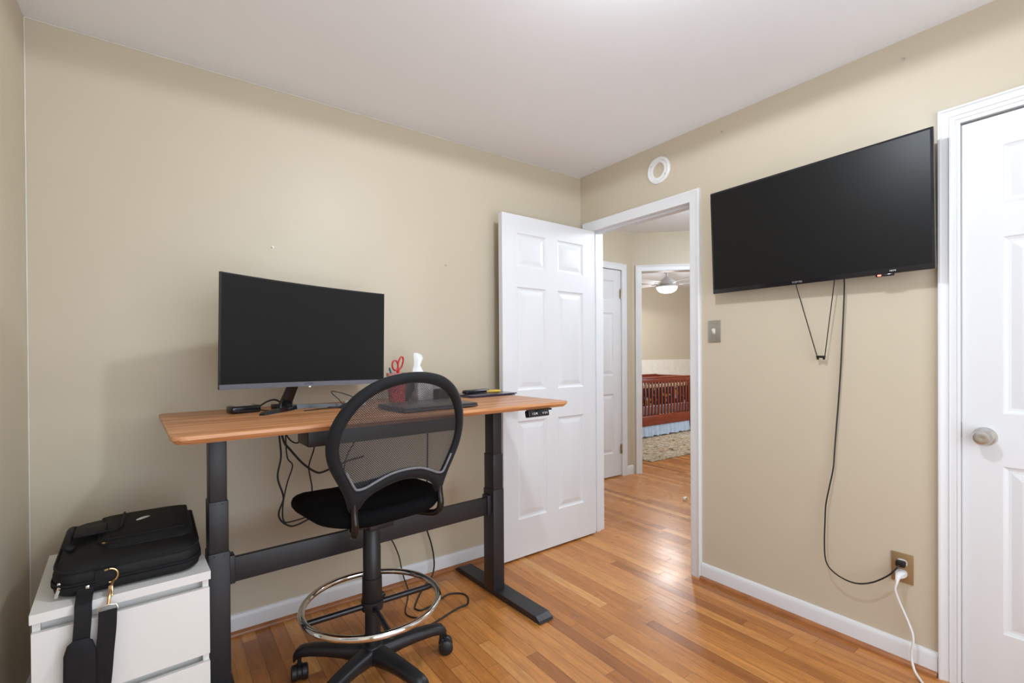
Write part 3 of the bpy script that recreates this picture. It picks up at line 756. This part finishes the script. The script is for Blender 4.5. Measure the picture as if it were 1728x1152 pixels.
lp = thing('laptop', 'closed dark grey laptop near the front edge behind the chair', 'laptop', (-1.452, -.580, DZ), R(5))
mb = MB(); mb.box((0, 0, .008), (.345, .235, .010), bev=.0035); mb.build('base', M['laptop'], lp)
mb = MB(); mb.box((0, .001, .0165), (.343, .233, .0062), bev=.0028); mb.build('lid', M['laptop'], lp)
for x in (-.14, .14):
    for y in (-.09, .09):
        mb = MB(); mb.cyl((0, 0, 0), (0, 0, .004), .008, seg=10); mb.build('rubber_foot', M['rubber'], lp, loc=(x, y, 0))

fo = thing('folder', 'glossy dark blue folder on the back right corner of the desk', 'folder', (-.950, -.205, DZ), R(6))
mb = MB(); mb.box((0, 0, .0025), (.30, .215, .005), bev=.001); mb.build('back_cover', M['notebook'], fo)
mb = MB(); mb.box((.012, 0, .0082), (.30, .215, .0055), rot=Euler((0, R(-.35), 0)), bev=.001); mb.build('front_cover', M['notebook'], fo)
mb = MB(); mb.rrect([(0, .006), (.003, .001), (.012, 0), (.018, .004), (.020, .012)], .185, .045, .02, 6)
rm = mb.build('remote_control', M['glossblack'], None, smooth=40); rm.location = (-.975, -.185, DZ+.0125); rm.rotation_euler = (0, 0, R(12)); tag(rm, 'black remote control lying on the dark folder', 'remote')
mb = MB(); mb.cyl((.010, 0, .0198), (.010, 0, .0212), .012, seg=18); mb.build('dial_button', M['markgrey'], rm)
mb = MB(); mb.box((0, 0, .006), (.085, .05, .011), rot=R(-10), bev=.004); o = mb.build('snack_packet', M['yellow'], None); o.location = (-.868, -.185, DZ+.0128); tag(o, 'small yellow packet beside the remote on the folder', 'packet')

# ------------------------------------------------------------------ cables below the desk
def cable(name, pts, r, label, cat='cable', group=None, m='rubber', n=7, plugs=()):
    mb = MB(); mb.tube(catmull(pts, n), r, 8)
    return single(mb, name, M[m], label, cat, group)
cable('desk_cable', [(-1.975, -.25, .970), (-1.966, -.25, .87), (-1.962, -.25, .80), (-1.975, -.25, .72), (-1.957, -.25, .65), (-1.955, -.25, .62), (-1.972, -.25, .57), (-1.962, -.25, .535), (-1.930, -.25, .508), (-1.90, -.25, .507), (-1.86, -.25, .52), (-1.80, -.25, .545)], .0038, 'leftmost black cable hanging in a long loop below the desk', group='cables hanging below the desk')
cable('desk_cable', [(-1.940, -.235, .970), (-1.940, -.235, .86), (-1.934, -.235, .79), (-1.915, -.235, .755), (-1.935, -.235, .69), (-1.950, -.235, .62), (-1.955, -.235, .565), (-1.950, -.235, .528), (-1.930, -.235, .520), (-1.86, -.235, .528), (-1.80, -.235, .55)], .0030, 'thin black cable with a kink next to the leftmost cable loop', group='cables hanging below the desk')
cable('desk_cable', [(-1.975, -.27, .968), (-1.955, -.27, .87), (-1.93, -.27, .83), (-1.88, -.265, .765), (-1.83, -.26, .722), (-1.80, -.26, .716), (-1.74, -.26, .735), (-1.68, -.26, .752), (-1.62, -.26, .76)], .0046, 'thick black cable sagging across to the chair back', group='cables hanging below the desk')
cable('desk_cable', [(-1.958, -.29, .968), (-1.95, -.30, .90), (-1.925, -.32, .866), (-1.895, -.35, .874), (-1.870, -.36, .884), (-1.850, -.34, .86), (-1.846, -.30, .82), (-1.860, -.28, .755), (-1.852, -.27, .70), (-1.846, -.27, .66), (-1.846, -.27, .60)], .0030, 'thin black cable dropping from the control box behind the seat', group='cables hanging below the desk')
cable('desk_cable', [(-1.66, -.30, .92), (-1.665, -.29, .85), (-1.70, -.28, .78), (-1.715, -.28, .72), (-1.72, -.28, .66), (-1.72, -.28, .60)], .0034, 'black cable dropping beside the left edge of the chair back', group='cables hanging below the desk')
# cords lying on the floor
cable('floor_cord', [(-1.222, -.10, .97), (-1.228, -.10, .60), (-1.226, -.075, .36), (-1.215, -.065, .28), (-1.190, -.062, .20), (-1.176, -.062, .13), (-1.174, -.064, .07), (-1.190, -.070, .025), (-1.225, -.085, .006), (-1.30, -.16, .004), (-1.378, -.265, .004), (-1.384, -.300, .004), (-1.362, -.318, .004), (-1.30, -.305, .004), (-1.255, -.285, .006), (-1.19, -.262, .005), (-1.135, -.295, .004), (-1.130, -.345, .004), (-1.165, -.400, .004), (-1.215, -.405, .004), (-1.27, -.42, .004), (-1.33, -.44, .004), (-1.385, -.455, .004)], .0044, 'black cord looping over the floor between chair and desk foot', 'cord')
cable('floor_cord', [(-1.425, -.03, .33), (-1.421, -.035, .295), (-1.395, -.05, .24), (-1.370, -.055, .17), (-1.358, -.055, .11), (-1.345, -.056, .055), (-1.335, -.072, .014), (-1.345, -.115, .0035), (-1.39, -.20, .0035), (-1.43, -.27, .0035), (-1.44, -.31, .0035), (-1.43, -.345, .0035), (-1.405, -.375, .0035), (-1.41, -.40, .0035)], .0034, 'thin black cord running down the wall below the crossbar', 'cord')
mb = MB(); mb.box((-1.428, -.014, .325), (.05, .026, .036), bev=.004); single(mb, 'wall_plug', M['whiteplastic'], 'small white plug in the wall behind the crossbar', 'plug')

# ------------------------------------------------------------------ drafting chair
CX, CY = -1.722, -.645
CH = R(9)
chair = thing('drafting_chair', 'black drafting chair with mesh back and chrome foot ring', 'chair', (CX, CY, 0), CH)
W0, REC, KK = .178, math.tan(R(12)), .62
UC = .012
def back(u, z, d=0.): return Vector((u+UC, -(W0+REC*(z-.66))+KK*u*u-d, z))
OUT = [(0, .787), (.06, .778), (.11, .759), (.140, .735), (.158, .706), (.182, .706), (.192, .735), (.208, .775), (.236, .826), (.258, .872), (.269, .922), (.267, .970), (.254, 1.015), (.228, 1.062), (.188, 1.106), (.130, 1.141), (.064, 1.158), (0, 1.163)]
INN = [(0, .829), (.06, .823), (.11, .804), (.138, .791), (.158, .786), (.172, .787), (.180, .797), (.190, .815), (.208, .850), (.224, .888), (.231, .925), (.228, .962), (.216, 1.001), (.194, 1.039), (.160, 1.076), (.112, 1.104), (.055, 1.120), (0, 1.125)]
def full(L): return L+[(-u, z) for u, z in L[-2:0:-1]]
FO, FI = full(OUT), full(INN)
def dense(L): return [(p.x, p.y) for p in catmull([(u, z, 0) for u, z in L], 3, True)]
FO, FI = dense(FO), dense(FI)
mb = MB(); rings = []
for (uo, zo), (ui, zi) in zip(FO, FI):
    ring = []
    for k in range(12):
        a = 2*PI*k/12; c = .5+.5*math.cos(a); u = ui+(uo-ui)*c; z = zi+(zo-zi)*c
        ring.append(back(u, z, .0165*math.sin(a)))
    rings.append(ring)
n = len(rings); rv = [[mb.bm.verts.new(p) for p in r] for r in rings]
for i in range(n):
    a, b = rv[i], rv[(i+1) % n]
    for j in range(12): mb.bm.faces.new((a[j], a[(j+1) % 12], b[(j+1) % 12], b[j]))
fr = mb.build('backrest_frame', M['chairfabric'], chair, smooth=70)
mb = MB(); half = len(FI)
low = [i for i in range(half) if FI[i][1] < .86]
seamp = []
order = sorted(low, key=lambda i: FI[i][0])
mb.tube([back(FI[i][0], FI[i][1]-.003, .0125) for i in order], .0042, 6); mb.build('seam_piping', M['seam'], fr)
# mesh panel with real UVs in metres
bm = bmesh.new(); uvl = bm.loops.layers.uv.new('UVMap')
c0 = (0., .965); NR = 10; grid = []
for r in range(NR+1):
    t_ = r/NR
    grid.append([(c0[0]+(u*1.02-c0[0])*t_, c0[1]+((z-.965)*1.02+.965-c0[1])*t_) for u, z in FI])
vv = [[bm.verts.new(back(u, z, -.002)) for u, z in g] for g in grid[1:]]
cv = bm.verts.new(back(*c0, -.002))
def addf(vs, uvs):
    f = bm.faces.new(vs); f.smooth = True
    for l, w in zip(f.loops, uvs): l[uvl].uv = w
for i in range(half):
    j = (i+1) % half
    addf((cv, vv[0][i], vv[0][j]), (c0, grid[1][i], grid[1][j]))
    for r in range(NR-1):
        addf((vv[r][i], vv[r+1][i], vv[r+1][j], vv[r][j]), (grid[r+1][i], grid[r+2][i], grid[r+2][j], grid[r+1][j]))
me = D.meshes.new('mesh_panel'); bm.to_mesh(me); bm.free(); me.materials.append(M['mesh'])
o = D.objects.new('mesh_panel', me); COL.objects.link(o); o.parent = chair
# seat cushion
mb = MB()
SW, SD = .485, .465
def seatfx(p):
    q = p.copy(); f = (p.y+SD/2)/SD
    if f > .72: q.z -= .030*((f-.72)/.28)**2
    q.z += .012*(abs(p.x)/(SW/2))**2 - .010*(1-abs(p.x)/(SW/2))*(1 if p.z > .68 else 0)
    q.y += .045
    q.x += UC*.5
    return q
mb.rrect([(.632, .055), (.634, .03), (.641, .010), (.654, .001), (.670, 0), (.684, .005), (.694, .016), (.701, .034), (.705, .07), (.704, .12), (.703, .19)], SW, SD, .15, 10, fx=seatfx)
mb.build('seat', M['seatfabric'], chair, smooth=60)
mb = MB(); mb.box((0.0, .03, .618), (.22, .24, .026), bev=.006); mb.box((0, .0, .600), (.10, .16, .03), bev=.006); mb.build('seat_plate', M['chairplastic'], chair)
for s in (-1, 1):
    pts = [(s*.170+UC, -.178, .745), (s*.171+UC, -.180, .700), (s*.171+UC, -.186, .665), (s*.169+UC, -.180, .640), (s*.163+UC, -.160, .624), (s*.150+UC, -.125, .618), (s*.12+UC, -.06, .617), (s*.09, .0, .616)]
    mb = MB(); mb.tube(catmull(pts, 6), .0125, 12); mb.build('back_bracket', M['brackettube'], chair)
# column
mb = MB(); mb.lathe([(.001, .598), (.031, .598), (.031, .502), (.0325, .500), (.0325, .388), (.036, .386), (.037, .297), (.034, .293), (.0275, .292), (.0265, .128), (.001, .128)], seg=32); mb.build('gas_column', M['chairplastic'], chair)
RZ, RR = .295, .246
mb = MB(); mb.tube([(RR*math.cos(2*PI*k/64), RR*math.sin(2*PI*k/64), RZ) for k in range(64)], .0118, 12, closed=True); ring = mb.build('foot_ring', M['chrome'], chair)
for a in (-1, 179, -95):
    a = R(a)-CH
    mb = MB(); mb.tube([(.028*math.cos(a), .028*math.sin(a), RZ-.012), (RR*.93*math.cos(a), RR*.93*math.sin(a), RZ-.012), (RR*math.cos(a), RR*math.sin(a), RZ-.010)], .0105, 10); mb.build('ring_spoke', M['glossblack'], chair)
mb = MB(); mb.lathe([(.0275, .268), (.040, .268), (.041, .276), (.040, .300), (.0275, .300)], seg=32); mb.cyl((.036, .012, .292), (.058, .020, .292), .011, seg=14); mb.build('ring_collar', M['chairplastic'], chair)
# five star base
mb = MB()
mb.lathe([(.001, .070), (.040, .070), (.045, .08), (.045, .118), (.040, .130), (.033, .135), (.001, .135)], seg=32)
ARM = [R(a)-CH for a in (-2.5, 69.5, 141.5, 213.5, 285.5)]
for a in ARM:
    ca, sa = math.cos(a), math.sin(a)
    rings = []
    for r, zc, hw, hh in ((r_, z_-.003, w_*1.15, h_*1.18) for r_, z_, w_, h_ in ((.02, .104, .033, .026), (.06, .107, .031, .024), (.11, .111, .0275, .0205), (.17, .112, .025, .018), (.230, .110, .0235, .0165), (.266, .105, .0225, .0165), (.286, .097, .021, .018), (.297, .085, .018, .016), (.300, .072, .012, .010))):
        ring_ = []
        for k in range(16):
            b_ = 2*PI*k/16; cx_ = math.copysign(abs(math.cos(b_))**.7, math.cos(b_))*hw; cz_ = math.copysign(abs(math.sin(b_))**.7, math.sin(b_))*hh
            ring_.append(Vector((r*ca-cx_*sa, r*sa+cx_*ca, zc+cz_)))
        rings.append(ring_)
    mb.loft(rings)
mb.build('star_base', M['chairplastic'], chair, smooth=50)
for a, sw in zip(ARM, (-35, 60, 250, 120, 60)):
    ca, sa = math.cos(a), math.sin(a)
    px, py = .282*ca, .282*sa
    w = R(sw)
    mb = MB(); mb.cyl((0, 0, .045), (0, 0, .082), .0075, seg=12)
    dx, dy = math.cos(w), math.sin(w)          # rolling direction
    ax = Vector((-dy, dx, 0)); cc = Vector((dx*.018, dy*.018, .0290))
    mb.tube([cc-ax*.006, cc+ax*.006], .025, 20); mb.tube([Vector((0, 0, .052)), Vector((dx*.010, dy*.010, .044))], [.012, .013], 12)
    cs = mb.build('caster', M['chairplastic'], chair, loc=(px, py, 0))
    for s in (-1, 1):
        mb = MB(); p0 = cc+ax*s*.007; p1 = cc+ax*s*.030
        mb.tube([p0, p0+(p1-p0)*.12, p0+(p1-p0)*.8, p1], [.0250, .0285, .0285, .0225], 28); mb.build('wheel', M['chairplastic'], cs)

# ------------------------------------------------------------------ drawer unit
dr = thing('drawer_unit', 'low white drawer unit in the left corner under the laptop bag', 'drawers', (-2.452, -.420, 0), R(3.6))
UW, UD, UH = .402, .490, .550
mb = MB(); mb.span((-UW/2+.004, -UD/2+.02, 0), (-UW/2+.02, UD/2, UH-.026)); mb.span((UW/2-.02, -UD/2+.02, 0), (UW/2-.004, UD/2, UH-.026)); mb.span((-UW/2+.02, UD/2-.012, 0), (UW/2-.02, UD/2, UH-.026)); mb.span((-UW/2+.02, -UD/2+.035, 0), (UW/2-.02, UD/2-.012, .02)); mb.span((-UW/2+.02, -UD/2+.05, .05), (UW/2-.02, -UD/2+.06, UH-.03))
mb.build('carcass', M['whitelam'], dr, smooth=20)
mb = MB(); mb.box((0, 0, UH-.013), (UW, UD, .026), bev=.0015); mb.build('top_panel', M['whitelam'], dr, smooth=20)
for z0, z1 in ((.292, .498), (.052, .268)):
    mb = MB(); mb.span((-UW/2+.003, -UD/2+.004, z0), (UW/2-.003, -UD/2+.022, z1), bev=.0012); mb.span((-UW/2+.022, -UD/2+.022, z0+.02), (UW/2-.022, UD/2-.03, z1-.03)); mb.build('drawer', M['whitelam'], dr, smooth=20)
mb = MB(); mb.span((-UW/2+.022, -UD/2+.03, .004), (UW/2-.022, -UD/2+.045, .048)); mb.build('plinth', M['whitelam'], dr, smooth=20)

# ------------------------------------------------------------------ laptop bag
bag = thing('laptop_bag', 'black nylon laptop bag lying on the white drawer unit', 'bag', (-2.437, -.428, UH+.001), R(1.5))
BW, BD = .345, .400
def hgt(y): 
    f = min(1, max(0, (y+BD/2)/BD)); return .88+.50*math.sin(PI*min(1, f*.86))**1.2
def bagfx(p):
    return Vector((p.x, p.y, p.z*hgt(p.y)))
mb = MB()
mb.rrect([(0, .028), (.004, .012), (.012, .003), (.028, 0), (.034, .003), (.036, .0055), (.039, .0055), (.041, .002), (.060, 0), (.074, .004), (.082, .012), (.088, .026), (.093, .050), (.096, .085), (.097, .12)], BW, BD, .055, 8, fx=bagfx)
mb.build('body', M['nylon'], bag, smooth=50)
def outline(w, d, r, z, n=8): return [bagfx(Vector((p[0], p[1], z))) for p in rr_pts(w, d, r, n)]
mb = MB(); mb.tube(outline(BW-.010, BD-.010, .052, .0785), .0038, 6, closed=True); mb.tube(outline(BW+.002, BD+.002, .055, .0335), .0032, 6, closed=True); mb.tube(outline(BW+.002, BD+.002, .055, .0415), .0032, 6, closed=True); mb.build('piping', M['webbing'], bag)
# front pocket on the upper side (leaves the handle notch free)
mb = MB(); mb.rrect([(.080, .0), (.092, .0), (.099, .006), (.103, .018), (.105, .05)], .235, .285, .045, 8, fx=lambda p: bagfx(p+Vector((.036, .004, 0))))
pk = mb.build('front_pocket', M['dust'], bag, smooth=50)
mb = MB(); mb.tube([bagfx(Vector((p[0]+.036, p[1]+.004, .0990))) for p in rr_pts(.226, .276, .044, 8)], .003, 6, closed=True)
mb.tube([bagfx(Vector((x, y, .1045)))+Vector((0, 0, .002)) for x, y in ((-.085, -.06), (-.04, -.062), (-.025, -.05), (-.022, 0), (-.022, .08), (-.022, .125))], .0034, 6)
mb.tube([bagfx(Vector((x, -.105, .104)))+Vector((0, 0, .001)) for x in (-.06, 0, .06, .11, .135)], .0026, 6)
mb.build('piping', M['webbing'], pk)
mb = MB(); mb.lathe([(.001, .004), (.006, .0035), (.0105, .0015), (.011, 0)], seg=20); o = mb.build('badge', M['badge'], pk, loc=bagfx(Vector((.028, -.015, .1055)))); o.scale = (.75, 2.0, 1); o.rotation_euler = (0, R(-3), R(-52))
# handle on the left side
hz = .06
mb = MB(); mb.tube(catmull([bagfx(Vector((-.135, -.085, .086))), bagfx(Vector((-.150, -.080, .096)))+Vector((0, 0, -.004)), bagfx(Vector((-.148, -.01, .094)))+Vector((0, 0, -.002)), bagfx(Vector((-.150, .06, .090)))+Vector((0, 0, -.002)), bagfx(Vector((-.135, .07, .086)))], 8), .010, 10); mb.box(tuple(bagfx(Vector((-.10, -.01, .097)))), (.075, .10, .008), bev=.003); mb.build('handle', M['webbing'], bag)
# zip pulls
for (x, y, z, rr_) in ((-.155, -.182, .040, 0), (-.095, -.203, .024, 40)):
    mb = MB(); mb.box((0, 0, 0), (.009, .006, .014), bev=.002); mb.box((-.003, -.006, -.018), (.008, .0025, .032), rot=Euler((R(10), R(15+rr_), 0)), bev=.001); mb.build('zip_pull', M['chrome'], bag, loc=(x, y, z))
mb = MB(); mb.box((0, 0, 0), (.008, .004, .02), rot=Euler((R(60), 0, R(-30))), bev=.001); mb.build('zip_pull', M['brass'], bag, loc=bagfx(Vector((-.06, -.13, .108))))
# D ring, snap hook and shoulder strap hanging over the drawer front
mb = MB(); mb.box((-.055, -.2015, .048), (.05, .004, .034), bev=.001); mb.build('ring_tab', M['webbing'], bag)
dx0 = -.046
mb = MB(); mb.tube([Vector((dx0+.017*math.cos(R(a)), -.2075, .046+.019*math.sin(R(a)))) for a in range(-100, 110, 15)], .0028, 8)
mb.tube([(dx0-.004, -.2075, .065), (dx0-.012, -.2075, .063)], .0028, 8); mb.build('d_ring', M['brass'], bag)
BASE = -.001-UH
fy = -.262      # strap plane just in front of the drawers (bag frame)
mb = MB(); mb.tube(catmull([(dx0+.008, -.208, .030), (dx0+.004, -.224, .022), (dx0+.0, -.250, .004), (dx0-.002, fy-.001, -.014)], 6), [.0045]*13+[.0045]*6, 8)
mb.box((dx0+.002, -.236, .012), (.012, .010, .030), rot=Euler((R(-35), 0, 0)), bev=.003); mb.build('snap_hook', M['brass'], bag)
mb = MB(); mb.tube([Vector((dx0-.003+.022*x, fy, -.022+.008*z)) for x, z in ((-1, -1), (-.8, .6), (0, 1), (.8, .6), (1, -1))], .0024, 8); mb.tube([(dx0-.025, fy, -.030), (dx0+.019, fy, -.030)], .0024, 8); mb.build('strap_loop', M['nickel'], bag)
mb = MB(); mb.ribbon(catmull([(dx0-.003, fy-.002, -.028), (dx0-.005, fy-.003, -.08), (dx0-.010, fy-.004, -.14), (dx0-.016, fy-.003, -.22), (dx0-.026, fy-.004, -.30), (dx0-.044, fy-.004, -.345), (dx0-.07, fy-.005, -.335)], 5), .040, .003, (1, 0, 0)); mb.build('shoulder_strap', M['webbing'], bag)
sx = -.098
mb = MB(); mb.ribbon(catmull([(sx, -.195, .030), (sx-.001, -.212, .016), (sx-.002, -.238, .006), (sx-.002, fy+.004, -.004), (sx-.002, fy-.003, -.03), (sx-.006, fy-.004, -.09), (sx-.008, fy-.004, -.13)], 5), .036, .003, (1, 0, 0)); mb.build('shoulder_strap', M['webbing'], bag)
mb = MB()
rings = []
for z, w, th in ((-.085, .030, .004), (-.095, .052, .010), (-.12, .066, .014), (-.18, .068, .015), (-.25, .064, .015), (-.31, .05, .012), (-.33, .03, .005)):
    rings.append([Vector((sx-.008+p[0], fy-.0095+p[1], z)) for p in rr_pts(w, th, th*.45, 3)])
mb.loft(rings); mb.build('shoulder_pad', M['webbing'], bag, smooth=60)

# ------------------------------------------------------------------ bedroom beyond
mb = MB(); mb.span((2.05, .99, .0005), (4.75, 2.7, .011), bev=.004); single(mb, 'area_rug', M['rug'], 'faded beige patterned rug under the crib', 'rug')
crib = thing('crib', 'cherry wood slatted crib in the bedroom beyond the hallway', 'crib', (3.62, 2.30, .0105))
CW, CD = 1.38, .70
CF = -CD/2
for sx_ in (-1, 1):
    for sy_ in (-1, 1):
        mb = MB(); mb.box((sx_*(CW/2-.03), sy_*(CD/2-.02), .43), (.06, .045, .86), bev=.008); mb.build('post', M['crib'], crib)
for sy_ in (-1, 1):
    y = sy_*(CD/2-.02)
    mb = MB(); mb.box((0, y, .822), (CW-.12, .034, .060), bev=.010, seg=3); mb.box((0, y-.0, .858), (CW-.06, .050, .018), bev=.006, seg=3); mb.build('top_rail', M['crib'], crib)
    mb = MB(); mb.box((0, y, .243), (CW-.12, .028, .145), bev=.008); mb.build('bottom_rail', M['crib'], crib)
    for k in range(17):
        x = -(CW-.12)/2+(k+.5)*(CW-.12)/17
        mb = MB(); mb.box((x, y, .555), (.031, .016, .49), bev=.004); mb.build('slat', M['crib'], crib)
for sx_ in (-1, 1):
    mb = MB(); mb.box((sx_*(CW/2-.03), 0, .56), (.022, CD-.085, .60), bev=.006); mb.build('end_panel', M['crib'], crib)
mb = MB(); mb.box((0, 0, .38), (CW-.10, CD-.085, .13), bev=.02, seg=3); single_ = mb.build('mattress', M['sheet'], crib)
bu = thing('crib_bumper', 'dark floral padded bumper behind the crib slats', 'crib bumper', (3.62, 2.30-CD/2+.066, .458))
mb = MB(); mb.box((0, 0, .13), (CW-.16, .022, .26), bev=.008); mb.build('padded_panel', M['bumper'], bu)
mb = MB(); mb.box((0, 0, .285), (CW-.16, .020, .05), bev=.006); mb.build('top_band', M['bumpertop'], bu)
mb = MB(); mb.box((0, 0, -.02), (CW-.16, .020, .045), bev=.006); mb.build('lower_band', M['sheet'], bu)
mb = MB(); rings = []
for i in range(121):
    x = -CW/2+.06+(CW-.12)*i/120; w = .010*math.sin(i*.55)+.006*math.sin(i*1.3+1); lift = .012+.012*math.sin(i*.16+2)**2
    y0 = CF+.035
    rings.append([Vector((x, y0+w*.3, .235)), Vector((x, y0+w*.7, .11)), Vector((x, y0-.012+w*1.4, lift)), Vector((x, y0-.008+w*1.4, lift)), Vector((x, y0+.004+w*.7, .11)), Vector((x, y0+.004+w*.3, .235))])
mb.loft(rings); mb.build('crib_skirt', M['skirt'], crib, smooth=60)

FX, FY = 3.58, 1.90
fan = thing('ceiling_fan', 'white ceiling fan with a lit glass bowl in the bedroom', 'ceiling fan', (FX, FY, H))
mb = MB(); mb.lathe([(.001, 0), (.065, 0), (.06, -.03), (.03, -.055), (.014, -.06), (.014, -.10), (.03, -.11), (.06, -.135), (.11, -.165), (.125, -.185), (.125, -.215), (.10, -.235), (.001, -.236)], seg=36); mb.build('motor_housing', M['fan'], fan)
mb = MB(); mb.lathe([(.10, -.232), (.150, -.245), (.152, -.258), (.148, -.262), (.10, -.26)], seg=36); mb.build('light_collar', M['fan'], fan)
mb = MB(); mb.lathe([(.147, -.258), (.143, -.28), (.128, -.307), (.10, -.328), (.06, -.342), (.001, -.346)], seg=36); mb.build('glass_bowl', M['bowl'], fan)
for k in range(5):
    a = R(-42+72*k); ca, sa = math.cos(a), math.sin(a)
    mb = MB(); pts = []
    for r, hw in ((.17, .045), (.20, .055), (.35, .066), (.55, .072), (.62, .066), (.65, .04)):
        pts.append((r, hw))
    rings = []
    for r, hw in pts:
        rings.append([Vector((r*ca-s*hw*sa, r*sa+s*hw*ca, -.205+tz+s*hw*.20)) for s, tz in ((1, .004), (1, -.004), (-1, -.004), (-1, .004))])
    mb.loft(rings); bl = mb.build('blade', M['fan'], fan)
    mb = MB(); mb.tube([(.11*ca, .11*sa, -.205), (.16*ca, .16*sa, -.222), (.24*ca, .24*sa, -.214)], .010, 8, flat=.5); mb.build('blade_arm', M['fan'], bl)

# ------------------------------------------------------------------ light
def lamp(kind, name, loc, energy, col=(1, 1, 1), size=.1, rot=None, sy=None, spread=None):
    l = D.lights.new(name, kind); l.energy = energy; l.color = col
    if kind == 'AREA':
        l.size = size
        if sy: l.shape = 'RECTANGLE'; l.size_y = sy
        if spread: l.spread = spread
    else: l.shadow_soft_size = size
    o = D.objects.new(name, l); COL.objects.link(o); o.location = loc
    if rot: o.rotation_euler = rot
    return o
l_ = lamp('SPOT', 'ceiling_lamp', (-1.33, -1.60, 2.34), 43, (.84, .92, 1), .045); l_.data.spot_size = R(180); l_.data.spot_blend = .03
lamp('POINT', 'ceiling_lamp_glow', (-1.33, -1.60, 2.24), 6, (.80, .90, 1), .06)
lamp('AREA', 'left_window_fill', (LX-.01, (WL[0]+WL[1])/2, (WL[2]+WL[3])/2), .8, (.86, .93, 1), WL[1]-WL[0]-.1, (0, R(-90), 0), WL[3]-WL[2]-.1)  # weak fill light added at the unseen left window
lamp('AREA', 'near_window_fill', ((WB[0]+WB[1])/2, BY+.01, (WB[2]+WB[3])/2), 42, (.81, .905, 1), WB[1]-WB[0]-.1, (R(90), 0, 0), WB[3]-WB[2]-.1)  # broad fill light added at the unseen window behind the camera
lamp('POINT', 'hall_fill', (1.0, -.75, 2.18), 50, (.80, .90, 1), .10)  # unseen fill light added to brighten the hallway
lamp('POINT', 'fan_lamp_glow', (FX, FY, 1.90), 9, (.93, .96, 1), .12)
lamp('AREA', 'bedroom_fill', (4.4, -.31, 1.5), 46, (.86, .93, 1), 1.2, (R(90), 0, 0), 1.1)  # fill light added on the near bedroom wall, no window there
l_ = lamp('SPOT', 'fan_lamp', (FX, FY, 2.05), 50, (.93, .96, 1), .13); l_.data.spot_size = R(180); l_.data.spot_blend = .1
w = D.worlds.new('world'); SC.world = w; w.use_nodes = True
bg = w.node_tree.nodes['Background']; bg.inputs[0].default_value = (.75, .85, 1, 1); bg.inputs[1].default_value = 1.0

# ------------------------------------------------------------------ camera
f, yaw, pit, roll, sy_, cx, cy, cz = 805.7584344231367, 0.6276572882910453, -0.0052483097408189015, -0.006193576270812716, 25.504541147051206, -2.344903287604349, -2.410159354589923, 1.2201355343948626
fw = Vector((math.sin(yaw)*math.cos(pit), math.cos(yaw)*math.cos(pit), math.sin(pit)))
rt = Vector((math.cos(yaw), -math.sin(yaw), 0)); up = rt.cross(fw)
r2 = rt*math.cos(roll)+up*math.sin(roll); u2 = -rt*math.sin(roll)+up*math.cos(roll)
cam = D.cameras.new('camera'); co = D.objects.new('camera', cam); COL.objects.link(co)
mt = Matrix((( r2.x, u2.x, -fw.x, cx), (r2.y, u2.y, -fw.y, cy), (r2.z, u2.z, -fw.z, cz), (0, 0, 0, 1)))
co.matrix_world = mt
cam.sensor_width = 36; cam.lens = 36*f/1728; cam.shift_y = sy_/1728; cam.clip_start = .02
SC.camera = co
SC.view_settings.view_transform = 'Standard'; SC.view_settings.look = 'None'; SC.view_settings.gamma = 1; SC.view_settings.use_curve_mapping = False
SC.view_settings.exposure = -0.10
